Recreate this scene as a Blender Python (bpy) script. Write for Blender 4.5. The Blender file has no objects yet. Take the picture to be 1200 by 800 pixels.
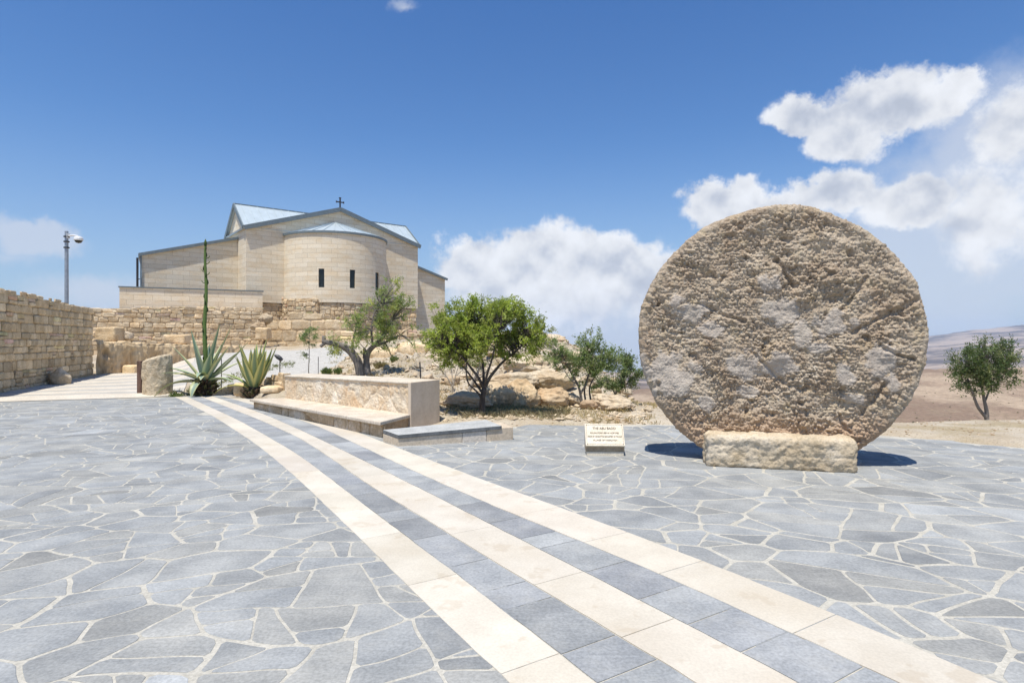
import bpy, bmesh, math, random
import numpy as np
from mathutils import Vector, Matrix, noise as mnoise

# ------------------------------------------------------------------ camera, world, sun, exposure
sc = bpy.context.scene
COL = sc.collection
CAMH = 1.5
FPX = 700.0
cam_d = bpy.data.cameras.new('camera'); cam_d.lens = 21.0; cam_d.sensor_width = 36.0
cam_d.sensor_fit = 'HORIZONTAL'; cam_d.clip_start = 0.05; cam_d.clip_end = 60000
cam = bpy.data.objects.new('camera', cam_d); COL.objects.link(cam)
cam.location = (0, 0, CAMH); cam.rotation_euler = (math.radians(90), 0, 0)
sc.camera = cam

SUN_EL = math.radians(71.5)
SUN_H = Vector((-0.36, -0.93)).normalized()
TO_SUN = Vector((SUN_H.x*math.cos(SUN_EL), SUN_H.y*math.cos(SUN_EL), math.sin(SUN_EL)))
sun_d = bpy.data.lights.new('sun', 'SUN'); sun_d.energy = 4.6; sun_d.angle = math.radians(0.55)
sun_d.color = (1.0, 0.955, 0.87)
sun = bpy.data.objects.new('sun', sun_d); COL.objects.link(sun)
sun.location = (0, 0, 50); sun.rotation_euler = TO_SUN.to_track_quat('Z', 'Y').to_euler()

sc.view_settings.view_transform = 'Standard'
sc.view_settings.look = 'None'
sc.view_settings.gamma = 1.0
sc.view_settings.exposure = 0.33
sc.cycles.use_denoising = True
sc.cycles.max_bounces = 8
sc.cycles.diffuse_bounces = 3
sc.cycles.transparent_max_bounces = 6
sc.cycles.volume_bounces = 1

world = bpy.data.worlds.new('World'); sc.world = world; world.use_nodes = True


class NT:
    """small helper to write node trees"""
    def __init__(s, tree):
        s.t = tree; s.n = tree.nodes; s.l = tree.links
    def new(s, ty, **kw):
        nd = s.n.new(ty)
        for k, v in kw.items(): setattr(nd, k, v)
        return nd
    def put(s, sock, v):
        if v is None: return
        if hasattr(v, 'is_output') or isinstance(v, bpy.types.NodeSocket): s.l.new(v, sock)
        else:
            if isinstance(v, (tuple, list)) and len(v) == 3 and sock.type == 'RGBA': v = (*v, 1)
            sock.default_value = v
    def math(s, op, a, b=None, c=None, clamp=False):
        nd = s.new('ShaderNodeMath', operation=op, use_clamp=clamp)
        s.put(nd.inputs[0], a); s.put(nd.inputs[1], b)
        if c is not None: s.put(nd.inputs[2], c)
        return nd.outputs[0]
    def vmath(s, op, a, b=None, out=0):
        nd = s.new('ShaderNodeVectorMath', operation=op)
        s.put(nd.inputs[0], a)
        if b is not None:
            s.put(nd.inputs[3] if op == 'SCALE' else nd.inputs[1], b)
        return nd.outputs[out]
    def mix(s, fac, a, b, blend='MIX'):
        nd = s.new('ShaderNodeMix', data_type='RGBA', blend_type=blend)
        s.put(nd.inputs[0], fac); s.put(nd.inputs[6], a); s.put(nd.inputs[7], b)
        return nd.outputs[2]
    def ramp(s, v, lo, hi, a=0.0, b=1.0, smooth=True):
        nd = s.new('ShaderNodeMapRange', interpolation_type='SMOOTHSTEP' if smooth else 'LINEAR')
        s.put(nd.inputs[0], v); s.put(nd.inputs[1], lo); s.put(nd.inputs[2], hi)
        s.put(nd.inputs[3], a); s.put(nd.inputs[4], b)
        return nd.outputs[0]
    def noise(s, vec, scale, detail=4, rough=0.55, out=0, dist=0.0):
        nd = s.new('ShaderNodeTexNoise')
        s.put(nd.inputs['Vector'], vec); nd.inputs['Scale'].default_value = scale
        nd.inputs['Detail'].default_value = detail; nd.inputs['Roughness'].default_value = rough
        nd.inputs['Distortion'].default_value = dist
        return nd.outputs[out]
    def comb(s, x, y, z):
        nd = s.new('ShaderNodeCombineXYZ')
        s.put(nd.inputs[0], x); s.put(nd.inputs[1], y); s.put(nd.inputs[2], z)
        return nd.outputs[0]


def build_world():
    N = NT(world.node_tree)
    for nd in list(N.n): N.n.remove(nd)
    out = N.new('ShaderNodeOutputWorld'); bg = N.new('ShaderNodeBackground')
    N.l.new(bg.outputs[0], out.inputs[0])
    sky = N.new('ShaderNodeTexSky', sky_type='NISHITA')
    sky.sun_disc = False; sky.sun_elevation = SUN_EL
    sky.sun_rotation = math.atan2(SUN_H.x, SUN_H.y)
    sky.altitude = 800; sky.air_density = 1.15; sky.dust_density = 0.9; sky.ozone_density = 2.2
    tc = N.new('ShaderNodeTexCoord'); d = tc.outputs['Generated']
    sep = N.new('ShaderNodeSeparateXYZ'); N.l.new(d, sep.inputs[0])
    az = N.math('ARCTAN2', sep.outputs[0], sep.outputs[1])
    el = N.math('ARCSINE', sep.outputs[2])
    P = N.comb(az, el, 0.0)
    # warp the direction a little so that the cloud outlines billow
    w1 = N.vmath('SCALE', N.vmath('SUBTRACT', N.noise(d, 5.0, 5, 0.6, out=1), (0.5, 0.5, 0.5)), 0.10)
    w2 = N.vmath('SCALE', N.vmath('SUBTRACT', N.noise(d, 16.0, 6, 0.65, out=1), (0.5, 0.5, 0.5)), 0.055)
    Pw = N.vmath('MULTIPLY', N.vmath('ADD', P, N.vmath('ADD', w1, w2)), (1, 1, 0))
    def lobes(L):
        cur = None
        for (px, py, rx, ry, w) in L:
            a = math.atan((px-600)/700.0); e = math.atan((400-py)/700.0*math.cos(a))
            sx = rx/700.0*math.cos(a)**2; sy = ry/700.0*math.cos(a)
            v = N.vmath('MULTIPLY', N.vmath('SUBTRACT', Pw, (a, e, 0)), (1/sx, 1/sy, 0))
            r = N.math('MULTIPLY', N.math('SUBTRACT', 1.0, N.vmath('LENGTH', v, out=1)), w)
            cur = r if cur is None else N.math('MAXIMUM', cur, r)
        return cur
    fb = N.noise(d, 9.0, 12, 0.66)
    fl = N.noise(d, 8.0, 5, 0.5)
    fb2 = N.noise(N.vmath('ADD', d, (0.0, 0.0, 0.02)), 8.0, 5, 0.5)
    hard = lobes([
        (1035, 128, 120, 46, 1.1), (990, 158, 62, 42, 1.0), (935, 138, 48, 26, 1.0), (1115, 108, 66, 30, 1.0),
        (850, 238, 66, 30, 1.0), (950, 238, 95, 27, 1.0), (1060, 240, 85, 30, 1.0),
        (560, 318, 62, 34, 1.0), (640, 302, 82, 42, 1.1), (715, 300, 80, 42, 1.1), (775, 320, 80, 45, 1.0),
        (640, 345, 150, 50, 0.8), (1195, 150, 70, 60, 0.7), (1170, 240, 90, 70, 0.55), (1330, 200, 150, 120, 1.0),
        (-260, 180, 160, 60, 1.0), (1500, 60, 130, 60, 1.0)])
    soft = lobes([
        (45, 272, 75, 24, 1.4), (120, 340, 100, 30, 1.0), (10, 290, 80, 18, 0.4), (466, 6, 22, 9, 0.55),
        (1130, 275, 230, 130, 1.5), (960, 300, 200, 80, 0.9), (1190, 190, 160, 140, 1.5),
        (690, 385, 260, 90, 1.5), (1000, 360, 330, 70, 1.0), (480, 375, 120, 30, 0.3), (-200, 260, 260, 60, 0.6)])
    ha = N.ramp(N.math('ADD', hard, N.math('MULTIPLY', N.math('SUBTRACT', fb, 0.50), 1.25)), 0.0, 0.34)
    sa = N.ramp(N.math('ADD', soft, N.math('MULTIPLY', N.math('SUBTRACT', fb, 0.5), 0.8)), -0.05, 0.75)
    sa = N.math('MULTIPLY', sa, 0.72)
    # lit tops, lavender-grey bellies
    core = N.ramp(hard, 0.10, 0.9)
    relief = N.math('MULTIPLY', N.math('SUBTRACT', fl, fb2), 1.4)
    lum = N.math('ADD', N.math('SUBTRACT', 1.0, N.math('MULTIPLY', core, 0.11)), relief)
    lum = N.math('MINIMUM', N.math('MAXIMUM', lum, 0.74), 1.05)
    white = N.vmath('SCALE', (1.0, 1.0, 1.0), lum)
    hcol = N.vmath('MULTIPLY', white, (6.7, 6.85, 7.15))
    hcol = N.mix(N.ramp(lum, 0.74, 0.97), N.vmath('MULTIPLY', white, (5.3, 5.75, 6.7)), hcol)
    # the sky: deeper blue high up, pale near the horizon
    grad = N.ramp(el, 0.0, 0.62, 0.0, 1.0, smooth=False)
    skyc = N.vmath('MULTIPLY', sky.outputs[0], N.mix(grad, (0.68, 0.88, 1.06), (0.34, 0.67, 1.06)))
    hz = N.ramp(el, -0.05, 0.34, 1.0, 0.0)
    skyc = N.mix(N.math('MULTIPLY', hz, 0.62), skyc, (3.1, 3.75, 4.95))
    c = N.mix(sa, skyc, (4.9, 5.3, 6.1))
    c = N.mix(N.math('MULTIPLY', ha, 0.95), c, hcol)
    N.l.new(c, bg.inputs['Color']); bg.inputs['Strength'].default_value = 0.105
build_world()

# ------------------------------------------------------------------ numeric noise
_rs = np.random.RandomState(7)
_perm = _rs.permutation(512)
_grad = _rs.normal(size=(512, 3)); _grad /= np.linalg.norm(_grad, axis=1)[:, None]


def _h(ix, iy, iz):
    return _perm[(_perm[(_perm[ix & 511] + iy) & 511] + iz) & 511]


def pnoise(P):
    P = np.asarray(P, float); I = np.floor(P).astype(int); F = P - I
    U = F*F*F*(F*(F*6-15)+10); r = np.zeros(len(P))
    for dx in (0, 1):
        for dy in (0, 1):
            for dz in (0, 1):
                g = _grad[_h(I[:, 0]+dx, I[:, 1]+dy, I[:, 2]+dz)]
                dd = (g*(F-np.array([dx, dy, dz]))).sum(1)
                w = (U[:, 0] if dx else 1-U[:, 0])*(U[:, 1] if dy else 1-U[:, 1])*(U[:, 2] if dz else 1-U[:, 2])
                r += w*dd
    return r*1.5


def fbm(P, oct=4, gain=0.5, lac=2.03, ridge=False):
    P = np.asarray(P, float); a = 1.0; r = np.zeros(len(P)); s = 0
    for o in range(oct):
        n = pnoise(P*lac**o + o*17.3)
        if ridge: n = 0.5-np.abs(n)
        r += a*n; s += a; a *= gain
    return r/s


def worley(P):
    """F1, F2 and a cell id"""
    P = np.asarray(P, float); I = np.floor(P).astype(int)
    f1 = np.full(len(P), 9.0); f2 = np.full(len(P), 9.0); cid = np.zeros(len(P), int)
    for dx in (-1, 0, 1):
        for dy in (-1, 0, 1):
            for dz in (-1, 0, 1):
                h = _h(I[:, 0]+dx, I[:, 1]+dy, I[:, 2]+dz)
                q = I + np.array([dx, dy, dz]) + 0.5 + 0.32*_grad[h]
                d = np.sqrt(((P-q)**2).sum(1))
                near = d < f1
                f2 = np.where(near, f1, np.minimum(f2, d)); cid = np.where(near, h, cid); f1 = np.where(near, d, f1)
    return f1, f2, cid


def sstep(a, b, x):
    t = np.clip((x-a)/(b-a), 0, 1); return t*t*(3-2*t)

# ------------------------------------------------------------------ materials
MATS = {}


def surf_mat(name, ca, cb, scale=3.0, cc=None, scale2=0.6, bump=0.3, bscale=40.0, bdist=0.01, rough=0.9,
             tint=True, spots=None, streak=False, detail=6, finev=0.5):
    """procedural matt surface: two or three colours blended by noise, times the per-vertex tint of the thing itself"""
    if name in MATS: return MATS[name]
    m = bpy.data.materials.new(name); m.use_nodes = True
    N = NT(m.node_tree); b = N.n['Principled BSDF']; MATS[name] = m
    tc = N.new('ShaderNodeTexCoord'); geo = N.new('ShaderNodeNewGeometry'); pos = geo.outputs['Position']
    if streak: pos = N.vmath('MULTIPLY', pos, (1, 1, 0.22))
    f = N.ramp(N.noise(pos, scale, detail, 0.6), 0.33, 0.67)
    c = N.mix(f, ca, cb)
    if cc: c = N.mix(N.ramp(N.noise(pos, scale2, 5, 0.6), 0.45, 0.68), c, cc)
    fine = N.noise(pos, bscale, 5, 0.62)
    c = N.mix(finev, c, N.vmath('SCALE', c, N.ramp(fine, 0.25, 0.75, 0.62, 1.35)))
    if spots:
        v = N.noise(pos, spots[0], 3, 0.7)
        c = N.mix(N.math('MULTIPLY', N.ramp(v, spots[1], spots[1]+0.06), spots[3]), c, spots[2])
    if tint:
        at = N.new('ShaderNodeAttribute', attribute_name='tint')
        c = N.mix(1.0, c, at.outputs['Color'], 'MULTIPLY')
    N.l.new(c, b.inputs['Base Color']); b.inputs['Roughness'].default_value = rough
    b.inputs['Specular IOR Level'].default_value = 0.25
    bp = N.new('ShaderNodeBump'); bp.inputs['Strength'].default_value = bump; bp.inputs['Distance'].default_value = bdist
    hgt = N.math('ADD', N.math('MULTIPLY', fine, 0.5), N.noise(pos, bscale*0.3, 5, 0.6))
    N.l.new(hgt, bp.inputs['Height']); N.l.new(bp.outputs[0], b.inputs['Normal'])
    return m


def plain_mat(name, col, rough=0.5, metal=0.0, var=0.12, scale=8.0):
    if name in MATS: return MATS[name]
    m = bpy.data.materials.new(name); m.use_nodes = True; MATS[name] = m
    N = NT(m.node_tree); b = N.n['Principled BSDF']; geo = N.new('ShaderNodeNewGeometry')
    f = N.noise(geo.outputs['Position'], scale, 4)
    N.l.new(N.vmath('SCALE', col, N.ramp(f, 0.3, 0.7, 1-var, 1+var)), b.inputs['Base Color'])
    b.inputs['Roughness'].default_value = rough; b.inputs['Metallic'].default_value = metal
    return m


def leaf_mat(name, rough=0.55, trans=0.45):
    if name in MATS: return MATS[name]
    m = bpy.data.materials.new(name); m.use_nodes = True; MATS[name] = m
    N = NT(m.node_tree); b = N.n['Principled BSDF']; o = N.n['Material Output']
    at = N.new('ShaderNodeAttribute', attribute_name='tint')
    N.l.new(at.outputs['Color'], b.inputs['Base Color']); b.inputs['Roughness'].default_value = rough
    b.inputs['Specular IOR Level'].default_value = 0.3
    tr = N.new('ShaderNodeBsdfTranslucent')
    N.l.new(N.vmath('MULTIPLY', at.outputs['Color'], (1.25, 1.3, 0.7)), tr.inputs['Color'])
    mx = N.new('ShaderNodeMixShader'); mx.inputs[0].default_value = trans
    N.l.new(b.outputs[0], mx.inputs[1]); N.l.new(tr.outputs[0], mx.inputs[2]); N.l.new(mx.outputs[0], o.inputs[0])
    return m


def ashlar_mat(name, c1, c2, mortar, bw=1.1, bh=0.42):
    """church cladding: straight courses of long pale blocks, laid out in metres along each wall (UV)"""
    m = bpy.data.materials.new(name); m.use_nodes = True; MATS[name] = m
    N = NT(m.node_tree); b = N.n['Principled BSDF']
    uv = N.new('ShaderNodeUVMap'); geo = N.new('ShaderNodeNewGeometry'); pos = geo.outputs['Position']
    br = N.new('ShaderNodeTexBrick'); br.offset = 0.37; br.offset_frequency = 2; br.squash = 1.0
    N.l.new(uv.outputs[0], br.inputs['Vector'])
    br.inputs['Scale'].default_value = 1.0; br.inputs['Brick Width'].default_value = bw
    br.inputs['Row Height'].default_value = bh; br.inputs['Mortar Size'].default_value = 0.012
    br.inputs['Mortar Smooth'].default_value = 0.3; br.inputs['Bias'].default_value = 0.1
    br.inputs['Color1'].default_value = (*c1, 1); br.inputs['Color2'].default_value = (*c2, 1)
    br.inputs['Mortar'].default_value = (*mortar, 1)
    # a per-course tone: the quarry bands
    sp = N.new('ShaderNodeSeparateXYZ'); N.l.new(uv.outputs[0], sp.inputs[0])
    row = N.math('FLOOR', N.math('DIVIDE', sp.outputs[1], bh))
    wn = N.new('ShaderNodeTexWhiteNoise', noise_dimensions='1D'); N.l.new(row, wn.inputs['W'])
    c = N.vmath('SCALE', br.outputs['Color'], N.ramp(wn.outputs[0], 0, 1, 0.94, 1.05, smooth=False))
    st = N.noise(N.vmath('MULTIPLY', pos, (1, 1, 2.5)), 1.1, 6, 0.65)
    c = N.mix(N.ramp(st, 0.42, 0.7, 0.0, 0.55), c, N.vmath('MULTIPLY', c, (0.93, 0.80, 0.62)))
    c = N.vmath('SCALE', c, N.ramp(N.noise(pos, 22, 5, 0.65), 0.25, 0.75, 0.88, 1.12))
    N.l.new(c, b.inputs['Base Color']); b.inputs['Roughness'].default_value = 0.85
    bp = N.new('ShaderNodeBump'); bp.inputs['Strength'].default_value = 0.5; bp.inputs['Distance'].default_value = 0.02
    N.l.new(N.math('SUBTRACT', N.math('MULTIPLY', N.noise(pos, 14, 4), 0.5), br.outputs['Fac']), bp.inputs['Height'])
    N.l.new(bp.outputs[0], b.inputs['Normal'])
    return m

M_ASHLAR = ashlar_mat('church_ashlar', (0.80, 0.71, 0.555), (0.72, 0.62, 0.46), (0.55, 0.46, 0.33), 1.0, 0.31)
M_RUBBLE = surf_mat('rubble_stone', (0.56, 0.41, 0.24), (0.68, 0.54, 0.36), 2.5, bump=0.8, bscale=18, bdist=0.05)
M_SQUARE = surf_mat('squared_stone', (0.47, 0.35, 0.205), (0.61, 0.48, 0.305), 3.0, bump=0.7, bscale=22, bdist=0.03,
                    spots=(9, 0.62, (0.22, 0.16, 0.10), 0.5))
M_PLASTER = surf_mat('old_render', (0.44, 0.315, 0.18), (0.58, 0.45, 0.285), 2.6, bump=0.8, bscale=10, bdist=0.06, streak=True)
M_ROCK = surf_mat('limestone_rock', (0.44, 0.355, 0.25), (0.54, 0.465, 0.36), 2.0, cc=(0.45, 0.34, 0.225), scale2=1.3,
                  bump=0.9, bscale=14, bdist=0.05)
M_FLAG = surf_mat('slate_flag', (0.232, 0.239, 0.238), (0.318, 0.322, 0.312), 2.6, bump=0.35, bscale=55, bdist=0.006,
                  rough=0.85, spots=(3.2, 0.66, (0.33, 0.335, 0.325), 0.5))
def dust_flags():
    N = NT(M_FLAG.node_tree); b = N.n['Principled BSDF']; src = b.inputs['Base Color'].links[0].from_socket
    geo = N.new('ShaderNodeNewGeometry'); pos = geo.outputs['Position']
    rot = N.new('ShaderNodeMapping'); rot.inputs['Rotation'].default_value = (0, 0, math.radians(-35)); rot.inputs['Scale'].default_value = (2.0, 16.0, 1.0)
    N.l.new(pos, rot.inputs['Vector'])
    c = N.vmath('SCALE', src, N.ramp(N.noise(rot.outputs[0], 1.6, 6, .65), .3, .7, .95, 1.05))
    c = N.vmath('SCALE', c, N.ramp(N.noise(pos, .9, 5, .6), .3, .7, .92, 1.08))
    c = N.mix(N.math('MULTIPLY', N.ramp(N.noise(pos, 4.5, 8, .72), .47, .74), .30), c, (.40, .38, .33))
    c = N.mix(N.math('MULTIPLY', N.ramp(N.noise(pos, 38, 3, .6), .70, .76), .55), c, (.12, .11, .09))
    N.l.new(c, b.inputs['Base Color'])
dust_flags()
M_JOINT = surf_mat('pale_mortar', (0.40, 0.375, 0.315), (0.48, 0.45, 0.38), 5, bump=0.5, bscale=60, bdist=0.006, tint=False)
M_CREAM = surf_mat('cream_slab', (0.51, 0.46, 0.38), (0.575, 0.525, 0.44), 2.5, cc=(0.51, 0.45, 0.36), scale2=0.9,
                   bump=0.25, bscale=70, bdist=0.004, rough=0.85, finev=.2,
                   spots=(3.6, .58, (.43, .36, .27), .38))
M_BENCHTOP = surf_mat('bench_cap', (0.50, 0.425, 0.33), (0.60, 0.525, 0.43), 3, bump=0.4, bscale=30, bdist=0.01)
M_FACING = surf_mat('bench_facing', (0.66, 0.55, 0.40), (0.76, 0.68, 0.55), 4, cc=(0.64, 0.50, 0.35), scale2=3.0,
                    bump=0.6, bscale=26, bdist=0.03)
M_CEMENT = surf_mat('cement_render', (0.58, 0.47, 0.345), (0.67, 0.56, 0.43), 3, bump=0.3, bscale=25, bdist=0.012, tint=False, finev=.15)
M_SLATECAP = surf_mat('slate_cap', (0.36, 0.36, 0.34), (0.46, 0.455, 0.425), 4, bump=0.3, bscale=40, bdist=0.005, tint=False, rough=0.7)
M_SLATEEDGE = surf_mat('slate_edge', (0.11, 0.115, 0.115), (0.17, 0.175, 0.175), 6, bump=0.5, bscale=30, bdist=0.01, tint=False)
M_BARK = surf_mat('grey_bark', (0.13, 0.115, 0.095), (0.24, 0.21, 0.18), 9, bump=1.0, bscale=40, bdist=0.02, tint=False, streak=True)
M_BARKDARK = surf_mat('dark_bark', (0.055, 0.045, 0.037), (0.12, 0.10, 0.082), 9, bump=1.0, bscale=40, bdist=0.02, tint=False, streak=True)
M_BARKPALE = surf_mat('pale_bark', (0.30, 0.26, 0.21), (0.42, 0.37, 0.30), 9, bump=0.8, bscale=40, bdist=0.01, tint=False)
M_LEAF = leaf_mat('foliage')
M_AGAVE = leaf_mat('agave_leaf', 0.42, 0.12)
M_GRASS = leaf_mat('dry_grass', 0.8, 0.3)
M_ROOF = plain_mat('standing_seam_metal', (0.44, 0.50, 0.52), 0.45, 0.15, 0.06, 2)
M_TRIM = plain_mat('grey_green_trim', (0.17, 0.205, 0.215), 0.5, 0.2)
M_GLASS = plain_mat('dark_glass', (0.016, 0.02, 0.018), 0.18)
M_IRON = plain_mat('dark_iron', (0.045, 0.045, 0.05), 0.5, 0.3)
M_GALV = plain_mat('galvanised_steel', (0.34, 0.37, 0.40), 0.45, 0.5)
M_WHITE = plain_mat('white_plastic', (0.72, 0.72, 0.70), 0.35)
M_WOOD = surf_mat('brown_post', (0.10, 0.06, 0.045), (0.17, 0.105, 0.08), 9, bump=0.5, bscale=40, bdist=0.01, tint=False, streak=True)
M_TEXT = plain_mat('engraved_letters', (0.07, 0.05, 0.03), 0.7)
M_PLATE = surf_mat('sign_plate', (0.62, 0.54, 0.41), (0.70, 0.62, 0.49), 6, bump=0.15, bscale=60, bdist=0.003, tint=False)
M_SIGNBASE = surf_mat('sign_base', (0.33, 0.25, 0.16), (0.42, 0.33, 0.22), 8, bump=0.5, bscale=40, bdist=0.01, tint=False)

# ------------------------------------------------------------------ object helpers


def tag(o, label=None, cat=None, group=None, kind=None):
    if label: o['label'] = label
    if cat: o['category'] = cat
    if group: o['group'] = group
    if kind: o['kind'] = kind
    return o


def empty(name, loc=(0, 0, 0), rz=0.0, label=None, cat=None, group=None):
    o = bpy.data.objects.new(name, None); COL.objects.link(o); o.empty_display_size = 0.2
    o.location = loc; o.rotation_euler = (0, 0, rz)
    return tag(o, label, cat, group)


class MB:
    def __init__(s): s.v = []; s.f = []; s.t = []; s.uv = None; s.mi = []
    def add(s, verts, faces, tint=(1, 1, 1), mi=0):
        b = len(s.v)
        s.v.extend([tuple(v) for v in verts]); s.f.extend([tuple(b+i for i in f) for f in faces])
        s.mi.extend([mi]*len(faces))
        if len(tint) == 3 and not hasattr(tint[0], '__len__'): s.t.extend([tint]*len(verts))
        else: s.t.extend(tint)
        return s
    def box(s, x0, x1, y0, y1, z0, z1, tint=(1, 1, 1), mi=0, M=None):
        v = [(x, y, z) for z in (z0, z1) for x, y in ((x0, y0), (x1, y0), (x1, y1), (x0, y1))]
        if M is not None: v = [tuple(M @ Vector(p)) for p in v]
        return s.add(v, [(3, 2, 1, 0), (4, 5, 6, 7), (0, 1, 5, 4), (1, 2, 6, 5), (2, 3, 7, 6), (3, 0, 4, 7)], tint, mi)
    def prism(s, poly, z0, z1, tint=(1, 1, 1), mi=0):
        """poly counter-clockwise; z0/z1 numbers or lists"""
        n = len(poly); z0 = z0 if hasattr(z0, '__len__') else [z0]*n; z1 = z1 if hasattr(z1, '__len__') else [z1]*n
        v = [(p[0], p[1], z) for p, z in zip(poly, z0)] + [(p[0], p[1], z) for p, z in zip(poly, z1)]
        f = [tuple(range(n-1, -1, -1)), tuple(range(n, 2*n))] + [(i, (i+1) % n, n+(i+1) % n, n+i) for i in range(n)]
        return s.add(v, f, tint, mi)
    def tube(s, pts, rad, sides=6, tint=(1, 1, 1), cap=True, mi=0):
        pts = [Vector(p) for p in pts]; n = len(pts); vs = []; fs = []
        t0 = (pts[1]-pts[0]).normalized()
        a = t0.orthogonal().normalized()
        for i, p in enumerate(pts):
            t = (pts[min(i+1, n-1)]-pts[max(i-1, 0)]).normalized()
            a = (a - t*a.dot(t)); a = a.normalized() if a.length > 1e-6 else t.orthogonal().normalized()
            b = t.cross(a); r = rad[i] if hasattr(rad, '__len__') else rad
            for k in range(sides):
                an = 2*math.pi*k/sides; vs.append(p + a*math.cos(an)*r + b*math.sin(an)*r)
        for i in range(n-1):
            for k in range(sides):
                k2 = (k+1) % sides
                fs.append((i*sides+k, i*sides+k2, (i+1)*sides+k2, (i+1)*sides+k))
        if cap: fs.append(tuple(range(sides-1, -1, -1))); fs.append(tuple((n-1)*sides+k for k in range(sides)))
        return s.add(vs, fs, tint, mi)
    def bar(s, a, b, w, h, tint=(1, 1, 1), mi=0, up=Vector((0, 0, 1))):
        a = Vector(a); b = Vector(b); t = (b-a).normalized()
        if abs(t.dot(up)) > .98: up = Vector((0, 1, 0)) if abs(t.y) < .9 else Vector((1, 0, 0))
        sd = t.cross(up).normalized(); u = sd.cross(t)
        vs = [p + sd*sx*w/2 + u*sz*h/2 for p in (a, b) for sx, sz in ((-1, -1), (1, -1), (1, 1), (-1, 1))]
        return s.add(vs, [(3, 2, 1, 0), (4, 5, 6, 7), (0, 1, 5, 4), (1, 2, 6, 5), (2, 3, 7, 6), (3, 0, 4, 7)], tint, mi)
    def build(s, name, mat, parent=None, smooth=False, wuv=False):
        me = bpy.data.meshes.new(name)
        me.from_pydata(s.v, [], s.f); me.update()
        for m in (mat if isinstance(mat, (list, tuple)) else [mat]): me.materials.append(m)
        if any(s.mi): me.polygons.foreach_set('material_index', s.mi)
        at = me.attributes.new('tint', 'FLOAT_COLOR', 'POINT')
        T = np.ones((len(s.v), 4), np.float32); T[:, :3] = np.array(s.t, np.float32).reshape(-1, 3)
        at.data.foreach_set('color', T.ravel())
        if smooth: me.polygons.foreach_set('use_smooth', [True]*len(me.polygons))
        if wuv: wall_uv(me)
        o = bpy.data.objects.new(name, me); COL.objects.link(o)
        if parent is not None: o.parent = parent
        return o


def wall_uv(me):
    """UV in metres: u along the wall, v up; shared frame per facing direction"""
    uv = me.uv_layers.new(name='UVMap').data
    for p in me.polygons:
        n = p.normal
        if abs(n.z) > 0.8: t = Vector((1, 0, 0)); vv = Vector((0, 1, 0))
        else:
            t = Vector((-n.y, n.x, 0)).normalized(); vv = Vector((0, 0, 1))
        for li in p.loop_indices:
            c = me.vertices[me.loops[li].vertex_index].co
            uv[li].uv = (c.dot(t), c.dot(vv))


def mesh_np(name, V, F, mat, parent=None, smooth=True, tint=None):
    """fast mesh of quads from arrays"""
    me = bpy.data.meshes.new(name)
    me.vertices.add(len(V)); me.vertices.foreach_set('co', np.asarray(V, np.float32).ravel())
    F = np.asarray(F, np.int32); k = F.shape[1]
    me.loops.add(F.size); me.loops.foreach_set('vertex_index', F.ravel())
    me.polygons.add(len(F)); me.polygons.foreach_set('loop_start', np.arange(0, F.size, k, dtype=np.int32))
    me.polygons.foreach_set('loop_total', np.full(len(F), k, np.int32))
    me.polygons.foreach_set('use_smooth', np.full(len(F), smooth, bool))
    me.update(calc_edges=True); me.validate()
    me.materials.append(mat)
    at = me.attributes.new('tint', 'FLOAT_COLOR', 'POINT')
    T = np.ones((len(V), 4), np.float32)
    if tint is not None: T[:, :3] = tint
    at.data.foreach_set('color', T.ravel())
    o = bpy.data.objects.new(name, me); COL.objects.link(o)
    if parent is not None: o.parent = parent
    return o


def pix(px, py, Y):
    """the world point seen at that spot of the photograph at depth Y"""
    return Vector(((px-600)/FPX*Y, Y, CAMH-(py-400)/FPX*Y))


def gpx(px, py, z=0.0):
    Y = (CAMH-z)*FPX/(py-400.0)
    return Vector(((px-600)/FPX*Y, Y, z))

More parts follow.
